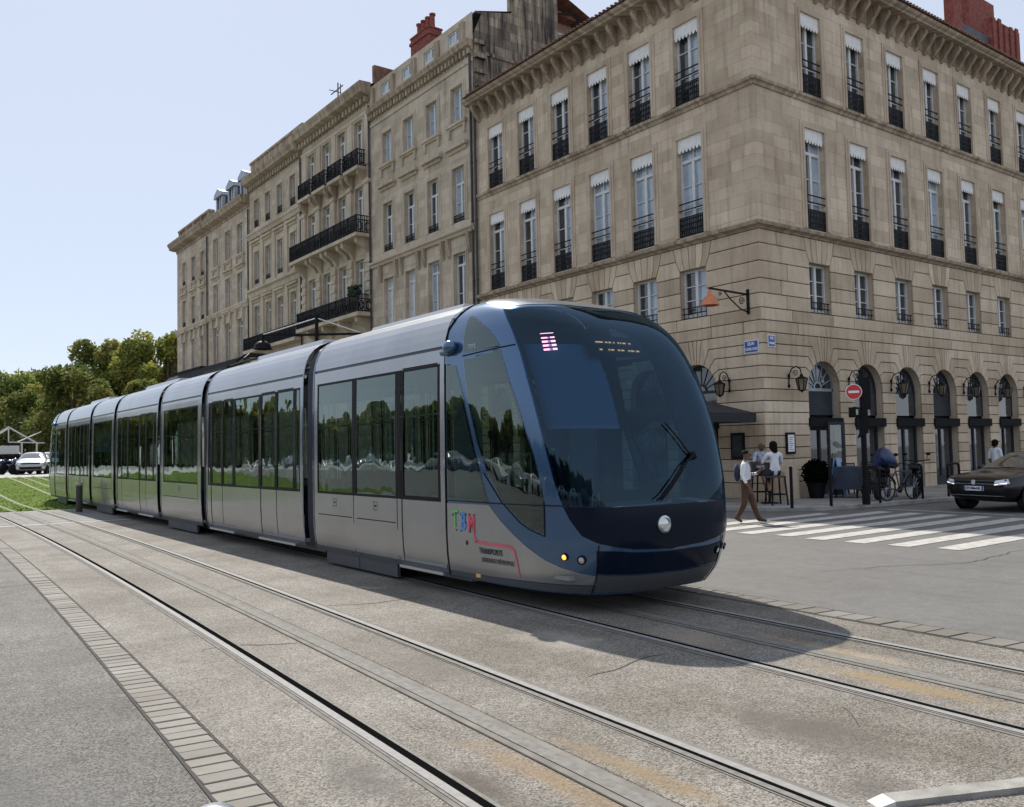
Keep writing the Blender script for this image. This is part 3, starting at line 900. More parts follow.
# ------------------------------------------------ terrace houses further along the tram street
def terrace(label, y_far, y_near, z_top, z_base=0.):
    t = thing('town_house', label, 'building', (X0, y_far, 0), RIGHT, 'stone town houses along the tram street')
    return t, Face(t, (0,0,0), 0), y_far-y_near
def band(fc, W, prof, name='string_course', m=None):
    b = MB(); b.sweep([(0,0),(W,0)], prof); return fc.put(name, b.mesh(name, m or S_terp))
def body(fc, W, z1, depth=11.):
    b = MB(); b.box(.02,.35,0,W-.02,depth,z1); fc.put('core', b.mesh('core', M_core))
def cornice(fc, W, z0, z1, out, dent=None):
    h = z1-z0; b = MB()
    b.sweep([(0,0),(W,0)], [(-.05,z0),(.06,z0),(.08,z0+h*.2),(out*.55,z0+h*.3),(out*.85,z0+h*.4),(out*.87,z0+h*.6),(out,z0+h*.85),(out,z1),(-.05,z1+.02)])
    if dent:                                # dentils belong to the moulding
        a, c, o, pitch, wd = dent; n = int(W/pitch)
        for i in range(n):
            u = (i+.5)*W/n; b.box(u-wd/2,-o,a,u+wd/2,-.0,c)
    return fc.put('cornice', b.mesh('cornice', S_corn))
def console(fc, u, pts, wd):
    me = cached(('console',tuple(pts),wd), lambda: (lambda b: (b.prism(pts, -wd, wd, fn=lambda p,q,d:(d,p,q)), b.mesh('console', S_corn))[1])(MB()))
    return fc.put('console', me, u)
def balcony(fc, u0, u1, z, h, out, slab=.18, brackets=(), plain=False):
    b = MB(); b.box(u0-.06,-out-.06,z-slab,u1+.06,-.001,z); 
    for c in brackets:
        b.prism([(-.001,z-slab),(-out*.9,z-slab),(-out*.85,z-slab-.25),(-out*.35,z-slab-.5),(-.001,z-slab-1.0)], c-.13, c+.13, fn=lambda p,q,d: (d,p,q))
    o = fc.put('balcony', b.mesh('balcony', S_terp))
    b = MB()
    runs = [((u0,-out),(u1,-out)), ((u0,-out),(u0,0)), ((u1,-out),(u1,0))]
    for a, c in runs:
        ln = math.dist(a, c)
        for zz_ in (z+.05, z+h-.03, z+h*.72): b.bar((*a,zz_),(*c,zz_),.045,.04)
        k = max(2, int(ln/.11))
        for i in range(k+1):
            p = (a[0]+(c[0]-a[0])*i/k, a[1]+(c[1]-a[1])*i/k); wd = .03 if i % 8 else .06
            b.bar((*p,z+.02),(*p,z+h),wd*1.05)
        if not plain:
            k = max(1, int(ln/.34))
            for i in range(k):                          # cast scroll work
                p = Vector((a[0]+(c[0]-a[0])*(i+.5)/k, a[1]+(c[1]-a[1])*(i+.5)/k)); dr = (Vector(c)-Vector(a)).normalized()
                pts = [(p.x+dr.x*.13*math.cos(t_*PI/5), p.y+dr.y*.13*math.cos(t_*PI/5), z+h*.38+.22*math.sin(t_*PI/5)) for t_ in range(11)]
                b.tube(pts, .03, 4, False)
    r = b.build('balcony_railing', M_iron, o)
    return o

# house next to the corner: grey-beige, bracketed sills, attic storey
t2, f2, W2 = terrace('grey-beige town house with small attic windows next to the corner house', 40.6, 30.9, 21)
bays = [40.6-(32.2+2.19*k) for k in (3,2,1,0)]; w = 1.0
H = []
for u in bays: H += [(u-w/2,u+w/2,16.42,18.05,0),(u-w/2,u+w/2,11.9,14.38,0),(u-w/2,u+w/2,7.4,10.5,0),(u-w/2,u+w/2,.3,4.2,0)]
b = MB(); wall_mb(b, 0, W2, 0, 19.3, H); f2.put('wall', b.mesh('wall', S_ter)); body(f2, W2, 19.2)
for k, u in enumerate(bays):
    window(f2, u, 16.42, w, 1.63, 2, 0, (1,1), (S_terp,.2,True))
    window(f2, u, 11.9, w, 2.48, 2, .7, (0,1) if k != 3 else (1,1), (S_terp,.2,False,.9), 0, (.35,'low'))
    window(f2, u, 7.4, w, 3.1, 2, .5, ((3,3),(3,3),(1,0),(0,1))[k], (S_terp,.16,False))
    window(f2, u, .3, w, 3.9, 3, .8, (0,0), (S_terp,.16))
band(f2, W2, [(-.05,11.25),(.10,11.25),(.14,11.36),(.24,11.42),(.24,11.52),(-.05,11.6)])
for u in bays:
    for s in (-1,1): console(f2, u+s*.82, [(0,11.25),(-.2,11.25),(-.16,10.9),(-.08,10.5),(0,10.35)], .1)
band(f2, W2, [(-.05,18.75),(.05,18.75),(.05,18.9),(-.05,18.95)])
cornice(f2, W2, 19.28, 19.72, .30, (19.10,19.34,.18,.30,.16))
H = []
ab = [40.6-(32.3+2.15*k) for k in (3,2,1,0)]
for u in ab: H.append((u-.62,u+.62,20.08,20.68,0))
b = MB(); wall_mb(b, 0, W2, 19.7, 20.98, H, .12); f2.put('attic_wall', b.mesh('attic_wall', S_terp), 0, 0, .02)
for u in ab: f2.put('window', frame_me(1.24,.6,1,0), u, 20.08, -.10)
for u in ab: f2.put('pane', pane_me(1.24,.6,0,M_panep), u, 20.08, -.12)
for i in range(5):
    b = MB(); b.box(-.17,-.10,19.74,.17,.018,20.75); f2.put('attic_pier', b.mesh('attic_pier', S_corn), i*2.15+.35)
b = MB(); b.box(-.02,.2,20.98,W2+.02,.6,21.06); b.add([(0,.22,21.06),(W2,.22,21.06),(W2,6,22.6),(0,6,22.6),(W2,11,21.0),(0,11,21.0)], [(0,1,2,3),(3,2,4,5)])
rf2 = f2.put('roof', b.mesh('roof', M_slate))
# red chimney stack with four pots
def chimney(root, loc, w, d, h, pots, potm=None):
    b = MB(); b.box(-w/2,-d/2,0,w/2,d/2,h); b.box(-w/2-.06,-d/2-.06,h-.35,w/2+.06,d/2+.06,h-.2); b.box(-w/2-.04,-d/2-.04,h-.001,w/2+.04,d/2+.04,h+.08)
    o = b.build('chimney', M_brick, root, loc)
    for i in range(pots):
        p = MB(); x = -w/2+.25+(w-.5)*i/max(1,pots-1); p.lathe([(.15,h+.08),(.13,h+.3),(.12,h+.75),(.17,h+.8),(.17,h+.88),(.10,h+.9)], (x,0,0), 10)
        p.build('chimney_pot', potm or M_brick, o, smooth=30)
    return o
chimney(rf2, (2.15, 2.2, 20.5), 1.85, .8, 3.0, 4)
# sooty party wall showing above the corner house's roof, with a recessed bay and window
t_ = f2
b = MB(); b.add([(W2,0.02,15.9),(W2,4.9,15.9),(W2,4.9,24.2),(W2,2.2,24.2),(W2,2.2,21.5),(W2,.55,21.1),(W2,.02,19.9)], [range(7)])
b.box(W2-.35,2.2,21.0,W2-.001,4.9,24.2)
f2.put('party_wall', b.mesh('party_wall', S_sooty))
b = MB()
for z, o_, dz in ((19.55,.16,.2),(18.9,.2,.22),(18.25,.14,.16),(17.6,.24,.25),(17.0,.16,.2)): b.box(W2+.001,.06,z,W2+o_,.62,z+dz)
b.box(W2+.001,.6,19.15,W2+.06,4.9,19.3); b.box(W2+.001,1.2,18.0,W2+.10,4.6,18.14)
f2.put('broken_cornice_stubs', b.mesh('broken_cornice_stubs', S_sooty))
b = MB(); b.add([(W2-.9,4.9,16.5),(W2-.9,8.6,16.5),(W2-.9,8.6,21.6),(W2-.9,4.9,23.0)], [range(4)]); b.add([(W2-.9,4.9,16.5),(W2,4.9,16.5),(W2,4.9,23.2),(W2-.9,4.9,23.2)],[range(4)])
f2.put('rear_wall', b.mesh('rear_wall', mat('rear_render', (.30,.24,.19), .9, var=.25, vscale=2)))
b = MB(); b.box(W2-.95,4.92,20.1,W2-.86,6.0,21.9); wn = b.build('rear_window', M_frame, t2); b = MB(); b.box(W2-.86,5.02,20.2,W2-.85,5.9,21.8); b.build('pane', M_paned, wn)
b = MB(); b.add([(W2-1,4.7,23.25),(W2+.25,4.7,23.25),(W2+.25,8.9,21.65),(W2-1,8.9,21.65)],[range(4)]); b.box(W2-1,4.85,22.4,W2-.3,6.3,22.6)
b.box(W2-.5,2.15,24.2,W2+.08,5.0,24.35)
f2.put('rear_roof', b.mesh('rear_roof', M_tile)); pipe(f2, W2-.12, .2, 19.3)

# house with three tiers of black iron balconies
t3, f3, W3 = terrace('town house with three tiers of black iron balconies and carved brackets', 49.75, 40.62, 21)
bays = [49.75-y for y in (48.3,46.2,44.1,42.0)]; w = 1.0
H = []
for u in bays: H += [(u-w/2,u+w/2,16.95,19.58,0),(u-w/2,u+w/2,13.2,15.95,0),(u-w/2,u+w/2,9.05,12.0,0),(u-w/2,u+w/2,4.6,7.6,0)]
b = MB(); wall_mb(b, 0, W3, 0, 20.0, H); f3.put('wall', b.mesh('wall', S_ter)); body(f3, W3, 20.0)
for k, u in enumerate(bays):
    window(f3, u, 16.95, w, 2.63, 2, .5, (2,2), (S_terp,.12)); window(f3, u, 13.2, w, 2.75, 2, .5, (2,1) if k == 3 else (2,2), (S_terp,.12))
    window(f3, u, 9.05, w, 2.95, 2, .5, (2,1), (S_terp,.12)); window(f3, u, 4.6, w, 3.0, 2, .5, (2,2), (S_terp,.14))
    balcony(f3, u-.80, u+.80, 16.88, .92, .5)
    for s in (-1,1): console(f3, u+s*.72, [(0,16.70),(-.5,16.70),(-.46,16.45),(-.2,16.15),(-.12,15.9),(0,15.8)], .13)
for e in range(5):                                          # pilasters between the bays
    u = (bays[0]-1.05)+2.1*e
    b = MB(); b.box(u-.28,-.14,12.95,u+.28,-.001,16.2); b.box(u-.34,-.2,15.9,u+.34,-.001,16.1); b.box(u-.26,-.12,9.0,u+.26,-.001,12.2); b.box(u-.30,-.05,17.0,u+.30,-.001,19.7)
    for q in range(6): b.box(u-.30,-.17,9.2+q*.5,u+.30,-.001,9.42+q*.5)
    f3.put('pilaster', b.mesh('pilaster', S_terp))
bk = [(bays[0]-1.05)+2.1*e+s for e in range(5) for s in (-.0,)]
balcony(f3, .1, W3-.1, 13.15, .95, .85, .18, [u_+s for u_ in bk[1:4] for s in (-.32,.32)]+[.45,W3-.45])
balcony(f3, 1.0, W3-.1, 9.0, .95, .8, .2, [2.2,4.3,6.4,W3-.6])
band(f3, W3, [(-.05,19.7),(.06,19.7),(.08,19.9),(-.05,19.92)]); cornice(f3, W3, 20.35, 21.25, .62, (20.22,20.52,.26,.42,.24))
b = MB(); b.box(0,.0,19.98,W3,.35,20.4); f3.put('frieze', b.mesh('frieze', S_terp))
b = MB(); b.add([(0,0,21.2),(W3,0,21.2),(W3,4,22.0),(0,4,22.0),(W3,11,20.5),(0,11,20.5)],[(0,1,2,3),(3,2,4,5)]); r3 = f3.put('roof', b.mesh('roof', M_slate))
chimney(r3, (6.3,2.3,21.2), 1.5, .7, 1.25, 4); b = MB(); b.box(2.9,2.0,21.2,3.8,2.8,22.6); b.build('chimney', mat('grey_render', (.16,.15,.14), .9), r3)
b = MB(); b.bar((1.0,2,21.2),(1.0,2,24.6),.06); b.bar((-.0,2,24.2),(1.7,2,24.2),.05); b.bar((.25,2,23.2),(1.6,2,23.2),.05); b.bar((1.35,2,22.4),(1.35,2,24.4),.045); b.bar((.6,1.6,24.2),(.6,2.4,24.2),.04)
b.build('aerial', M_pipe, r3)
b = MB(); b.add([(W3-1.6,1.6,21.3),(W3+.2,1.6,21.2),(W3+.2,6,23.3),(W3-1.6,6,23.3)],[range(4)]); b.box(W3-.3,.3,20.2,W3-.05,6,22.3); f3.put('dormer_roof', b.mesh('dormer_roof', M_tile))
pipe(f3, W3-.05, .2, 20.0)
b = MB()
for i in range(60):
    b.ellipsoid((W3-.6+random.uniform(-.55,.3), -.7+random.uniform(-.2,.2), 10.1+random.uniform(-.15,.3)), .12,.12,.1, 5, 3)
f3.put('balcony_plants', b.mesh('balcony_plants', mat('dark_leaves', (.02,.035,.015), .8)))

# plainer house with parapet
t4, f4, W4 = terrace('plain soot-grey town house with tall parapet left of the balconied house', 58.95, 49.77, 22)
bays = [58.95-y for y in (57.5,55.4,53.3,51.15)]; w = .95
H = []
for u in bays: H += [(u-w/2,u+w/2,17.2,19.1,0),(u-w/2,u+w/2,13.3,15.5,0),(u-w/2,u+w/2,8.9,11.75,0),(u-w/2,u+w/2,4.6,7.3,0)]
b = MB(); wall_mb(b, 0, W4, 0, 20.2, H); f4.put('wall', b.mesh('wall', S_ter)); body(f4, W4, 20.2)
for k, u in enumerate(bays):
    window(f4, u, 17.2, w, 1.9, 2, 0, (2,0), (S_terp,.2), 0, (.5,'low')); window(f4, u, 13.3, w, 2.2, 2, 0, (2,0), (S_terp,.22,False,.7), 0, (.3,'low'))
    window(f4, u, 8.9, w, 2.85, 2, .5, (2,1), (S_terp,.2,False,.5)); window(f4, u, 4.6, w, 2.7, 2, .5, (2,2), (S_terp,.16))
for e in range(5):
    u = bays[0]-1.06+2.12*e; b = MB(); b.box(u-.26,-.1,8.7,u+.26,-.001,12.4); b.box(u-.26,-.1,13.0,u+.26,-.001,16.4); f4.put('pilaster', b.mesh('pilaster', S_terp))
band(f4, W4, [(-.05,16.45),(.12,16.45),(.2,16.65),(.28,16.72),(.28,16.84),(-.05,16.9)]); band(f4, W4, [(-.05,12.42),(.1,12.42),(.14,12.7),(.3,12.8),(.3,12.95),(-.05,13.0)])
cornice(f4, W4, 20.0, 20.75, .6, (19.85,20.15,.24,.42,.24))
b = MB(); b.box(0,.1,20.7,W4,.6,21.85); b.box(-.05,.02,21.85,W4+.05,.7,22.0); f4.put('parapet', b.mesh('parapet', S_corn))
b = MB(); b.add([(0,.6,21.5),(W4,.6,21.5),(W4,6,23.0),(0,6,23.0)],[range(4)]); f4.put('roof', b.mesh('roof', M_slate))
balcony(f4, .1, W4-.1, 8.75, .85, .5, .2, (), True); pipe(f4, W4-.05, .2, 19.8)

# house with three dormers
t5, f5, W5 = terrace('town house with three grey dormers in its roof', 68.2, 59.0, 20)
bays = [68.2-y for y in (66.3,63.5,60.85)]; w = 1.15
H = []
for u in bays: H += [(u-w/2,u+w/2,16.0,18.2,0),(u-w/2,u+w/2,12.46,14.65,0),(u-w/2,u+w/2,8.2,11.35,0),(u-w/2,u+w/2,4.2,7.2,0)]
b = MB(); wall_mb(b, 0, W5, 0, 19.2, H); f5.put('wall', b.mesh('wall', S_ter)); body(f5, W5, 19.2)
for u in bays:
    window(f5, u, 16.0, w, 2.2, 2, 0, (2,2), (S_terp,.22,True)); window(f5, u, 12.46, w, 2.19, 2, 0, (2,2), (S_terp,.2,False,.55))
    window(f5, u, 8.2, w, 3.15, 2, .5, (2,2), (S_terp,.2,False,0,True)); window(f5, u, 4.2, w, 3.0, 2, .5, (2,2), (S_terp,.16))
band(f5, W5, [(-.05,12.0),(.12,12.0),(.24,12.2),(.3,12.28),(.3,12.4),(-.05,12.45)]); cornice(f5, W5, 19.0, 19.8, .62)
b = MB(); b.add([(0,.3,19.8),(W5,.3,19.8),(W5,1.6,22.0),(0,1.6,22.0),(W5,7,22.8),(0,7,22.8)],[(0,1,2,3),(3,2,4,5)]); r5 = f5.put('roof', b.mesh('roof', M_slate))
for u in bays:
    b = MB(); b.mi = 0; b.box(u-.75,.25,19.75,u-.48,2.2,21.5); b.box(u+.48,.25,19.75,u+.75,2.2,21.5)
    b.prism([(u-.95,21.45),(u+.95,21.45),(u+.8,21.75),(u,22.1),(u-.8,21.75)], .12, 2.6); b.box(u-.48,.27,19.75,u+.48,2.2,19.95)
    b.mi = 1; b.box(u-.48,.34,19.95,u+.48,.38,21.45); b.mi = 2; b.box(u-.04,.30,19.95,u+.04,.335,21.45)
    b.mi = 3; b.box(u+.7505,.5,20.0,u+.757,2.2,21.4)
    b.build('dormer', [M_zinc, M_paned, M_frame, M_slate], r5)
pipe(f5, W5-.05, .2, 18.8)
# end house of the row
t6, f6, W6 = terrace('last town house of the row with a low roof balustrade', 76.8, 68.25, 20)
bays = [76.8-y for y in (74.65,72.05,69.6)]; w = .95
H = []
for u in bays: H += [(u-w/2,u+w/2,15.9,17.9,0),(u-w/2,u+w/2,12.43,14.65,0),(u-w/2,u+w/2,8.2,11.15,0),(u-w/2,u+w/2,4.2,7.2,0)]
b = MB(); wall_mb(b, 0, W6, 0, 19.2, H); b.box(.0,.001,0,.3,11,19.2); f6.put('wall', b.mesh('wall', S_ter)); body(f6, W6, 19.2)
for u in bays:
    window(f6, u, 15.9, w, 2.0, 2, 0, (2,2), (S_terp,.18,True), 0, (.4,'low')); window(f6, u, 12.43, w, 2.22, 2, 0, (2,2), (S_terp,.18,False,.5), 0, (.4,'low'))
    window(f6, u, 8.2, w, 2.95, 2, .5, (2,2), (S_terp,.2,False,0,True)); window(f6, u, 4.2, w, 3.0, 2, .5, (2,2), (S_terp,.16))
band(f6, W6, [(-.05,11.9),(.1,11.9),(.2,12.1),(.24,12.2),(.24,12.35),(-.05,12.4)])
b = MB(); b.sweep([(0,11),(0,0),(W6,0)][::1], [(-.05,19.0),(.06,19.0),(.08,19.2),(.4,19.3),(.55,19.4),(.56,19.55),(.66,19.75),(.66,19.9),(-.05,19.95)]); f6.put('cornice', b.mesh('cornice', S_corn))
b = MB()
for i in range(5):
    u = .25+(W6-.6)*i/4; b.box(u-.2,.1,19.9,u+.2,.5,20.85)
b.box(0,.16,19.9,W6,.44,20.05); b.box(0,.05,20.85,W6,.55,21.0); b.box(0,.25,20.05,W6,.35,20.85)
f6.put('balustrade', b.mesh('balustrade', S_corn))
b = MB(); b.add([(0,.3,19.9),(W6,.3,19.9),(W6,6,21.2),(0,6,21.2),(W6,11,19.9),(0,11,19.9)],[(0,1,2,3),(3,2,4,5)]); f6.put('roof', b.mesh('roof', M_slate))
b = MB(); b.add([(0,-.5,8.45),(W6+W5,-.5,8.45),(W6+W5,-.02,8.5),(0,-.02,8.5),(0,-1.9,7.2),(W6+W5,-1.9,7.2)],[(0,1,5,4),(0,1,2,3)]); 
b.box(-.4,-.6,8.35,W6-.1,-.001,8.6); f6.put('awning_ledge', b.mesh('awning_ledge', M_fascia))
pipe(f6, W6-.05, .2, 18.8)

# ------------------------------------------------ roofs behind the side street front
t = thing('rear_building', 'building behind the corner house with broad red brick chimney stacks above the roof', 'building', (42.9, 22.5, 0))
b = MB(); b.box(-1,1.5,0,14,9,21.6); b.build('wall', S_sooty, t)
def stack(x0, y0, x1, y1, z0, z1, fl=True):
    b = MB(); b.box(x0,y0,z0,x1,y1,z1)
    n = 5
    for i in range(n):
        if fl: b.box(x0+(x1-x0)*(i+.1)/n, y0-.09, z0, x0+(x1-x0)*(i+.55)/n, y0-.001, z1+.12*math.sin(i*2.1))
    b.build('chimney_stack', M_brick, t)
stack(2.9,-.4,3.8,.1,18,27.5,False); stack(7.3,-.3,10.8,.2,18,25.3); stack(7.6,1.0,10.7,1.4,21,27.5,False)
b = MB(); b.add([(-1,1.3,21.6),(14,1.3,21.6),(14,5,24.0),(-1,5,24.0)],[range(4)]); b.box(3.82,-.15,23.31,7.28,.5,24.2); b.build('roof', M_slate, t)
b = MB(); b.box(3.81,-.05,17,7.29,.5,23.3); b.build('rubble_infill', S_sooty, t)
# ---------------------------------------------------------------- the tram: outer skin as a function
TX, TW, NEXP, YB = 7.07, 1.283, 3.9, 9.3
def lerp_tab(tab, z):
    if z <= tab[0][0]: return tab[0][1]
    for (a, p), (b, q) in zip(tab, tab[1:]):
        if z <= b:
            return p+(q-p)*(z-a)/(b-a)
    return tab[-1][1]
def smooth_tab(tab):                       # monotone cubic through the table
    n = len(tab); d = [(tab[i+1][1]-tab[i][1])/(tab[i+1][0]-tab[i][0]) for i in range(n-1)]
    m = [d[0]]+[0 if d[i-1]*d[i] <= 0 else 2*d[i-1]*d[i]/(d[i-1]+d[i]) for i in range(1, n-1)]+[d[-1]]
    def f(z):
        if z <= tab[0][0]: return tab[0][1]
        if z >= tab[-1][0]: return tab[-1][1]
        for i in range(n-1):
            if z <= tab[i+1][0]:
                h = tab[i+1][0]-tab[i][0]; t = (z-tab[i][0])/h
                return ((1+2*t)*(1-t)**2*tab[i][1]+t*(1-t)**2*h*m[i]+t*t*(3-2*t)*tab[i+1][1]+t*t*(t-1)*h*m[i+1])
    return f
side_in = smooth_tab([(.15,.07),(.25,.045),(.5,.012),(.8,0),(1.5,0),(2.6,.012),(3.0,.025),(3.2,.05),(3.4,.125),(3.52,.22),(3.60,.34),(3.66,.49),(3.70,.72)])
nose_y = smooth_tab([(.15,6.887),(.25,6.772),(.45,6.617),(.9,6.502),(1.36,6.521),(1.8,6.598),(2.2,6.723),(2.5,6.859),(2.84,7.061),(3.1,7.274),(3.3,7.524),(3.45,7.804),(3.55,8.084),(3.63,8.431),(3.70,9.011)])
_oc = {}
def outline(z):
    k = round(z, 4)
    if k in _oc: return _oc[k]
    w_ = TW-side_in(z); yf = nose_y(z); L_ = YB-yf; P = []
    for i in range(241):
        q = PI*i/240; c, s = math.cos(q), math.sin(q)
        P.append((TX-w_*math.copysign(abs(c)**(2/NEXP), c), YB-L_*abs(s)**(2/NEXP)))
    D = [0]
    for a, b_ in zip(P, P[1:]): D.append(D[-1]+math.dist(a, b_))
    _oc[k] = (P, D); return _oc[k]
def skin(t, z, off=0.):
    """t: 0 rear edge of the left cab side, .5 nose, 1 rear edge on the right"""
    z0 = min(max(z, .15), 3.70); P, D = outline(z0)
    s = t*D[-1]; lo, hi = 0, len(D)-1
    while hi-lo > 1:
        m = (lo+hi)//2
        if D[m] <= s: lo = m
        else: hi = m
    f = (s-D[lo])/max(D[hi]-D[lo], 1e-9)
    x = P[lo][0]+(P[hi][0]-P[lo][0])*f; y = P[lo][1]+(P[hi][1]-P[lo][1])*f
    p = Vector((x, y, z))
    if off:
        e = 2e-3
        a = skin(min(t+e,1), z)-skin(max(t-e,0), z); b_ = skin(t, min(z+.01,3.7))-skin(t, max(z-.01,.15))
        nn = a.cross(b_)
        if nn.length > 1e-9: p = p+nn.normalized()*off
    return p
M_silver = mat('silver_coach_paint', (.35,.358,.362), .24, metal=.7, var=.10, vscale=1.2, coat=.35, bump=.10, bscale=1.6)
M_blue_p = mat('blue_grey_metallic', (.05,.115,.225), .2, metal=.65, coat=.8)
M_navy = mat('navy_gloss', (.003,.008,.020), .14, spec=.16, coat=.0)
M_blk = mat('black_gasket', (.006,.006,.008), .5, spec=.15)
M_gap = mat('bellows_navy', (.010,.013,.026), .45, coat=.2)
M_skirt = mat('dark_grey_skirt', (.085,.09,.10), .5, metal=.3)
M_glass = glass('tinted_tram_glass', (.38,.47,.45), .95, rc=(.85,1.,.97))
M_wind = glass('windscreen_glass', (.15,.25,.37), .42, rc=(.48,.74,1.))
M_int = mat('tram_interior', (.22,.225,.22), .7)
M_seat = mat('seat_fabric', (.035,.05,.075), .85)
M_pole = mat('grab_pole', (.40,.42,.30), .35, metal=.6)

tram = thing('tram', 'long silver and blue low-floor tram with rounded dark windscreen standing on the right-hand track', 'tram', (0,0,0))

def patch(name, poly, off, m, parent, du=.01, dv=.06, thick=0):
    b = MB()
    for c in grid_clip(poly, du, dv):
        b.add([skin(t, z, off) for t, z in c], [range(len(c))])
    o = b.build(name, m, parent, smooth=50, weld=True)
    return o
def mir(poly, s=1.0): return [(s-t, z) for t, z in poly[::-1]]
def fillet(pts, n=3):                      # Chaikin rounding, open polyline
    for _ in range(n):
        q = [pts[0]]
        for a, c in zip(pts, pts[1:]):
            q += [(a[0]*.75+c[0]*.25, a[1]*.75+c[1]*.25), (a[0]*.25+c[0]*.75, a[1]*.25+c[1]*.75)]
        pts = q+[pts[-1]]
    return pts

WL = [(.2176,3.435),(.2329,3.142),(.2423,2.87),(.2494,2.52),(.2603,2.091),(.2716,1.707),(.2827,1.385),(.2924,1.206),(.3069,1.019),(.326,.856),(.349,.787),(.3752,.746),(.4066,.716),(.4679,.693)]
SC = .945
WS = WL+mir(WL, SC)[0:]
WS_TOP = [(.205,3.445)]
SIDE = [(.0683,2.889),(.0933,2.886),(.1914,2.936),(.199,2.742),(.2062,2.54),(.2192,2.271),(.2315,1.964),(.245,1.709),(.2539,1.436),(.2602,1.221),(.2602,.845),(.229,.909),(.2068,.978),(.1642,1.189),(.1266,1.516),(.1014,1.87),(.0788,2.356)]
SIDEUP = fillet([(.069,2.955),(.0732,3.187),(.078,3.40),(.096,3.43),(.1122,3.40),(.153,3.26),(.1771,3.141),(.1926,2.976)], 2)
QUART = [(.006,2.848),(.0422,2.829),(.0578,2.573),(.0713,2.261),(.0945,1.775),(.1193,1.305),(.1295,1.168),(.006,1.173)]
SILV = [(.0005,1.122),(.1293,1.133),(.1577,.971),(.1873,.836),(.2227,.697),(.2619,.574),(.2952,.504),(.3265,.462),(.352,.436),(.3553,.335),(.2953,.325),(.2096,.315),(.0987,.300),(.0005,.29)]
GLASSW = [p for p in WL if p[1] > 1.16]+[(.2960,1.16)]
GLASSW = GLASSW+mir(GLASSW, SC)
holes = [inset(p, .0065) for p in (SIDE, SIDEUP, QUART)]
holes = holes+[mir(h) for h in holes]+[inset(GLASSW, .010)]
frit = [inset(WS,.004)]+[inset(p, .0022) for p in (SIDE, SIDEUP, QUART, mir(SIDE), mir(SIDEUP), mir(QUART))]

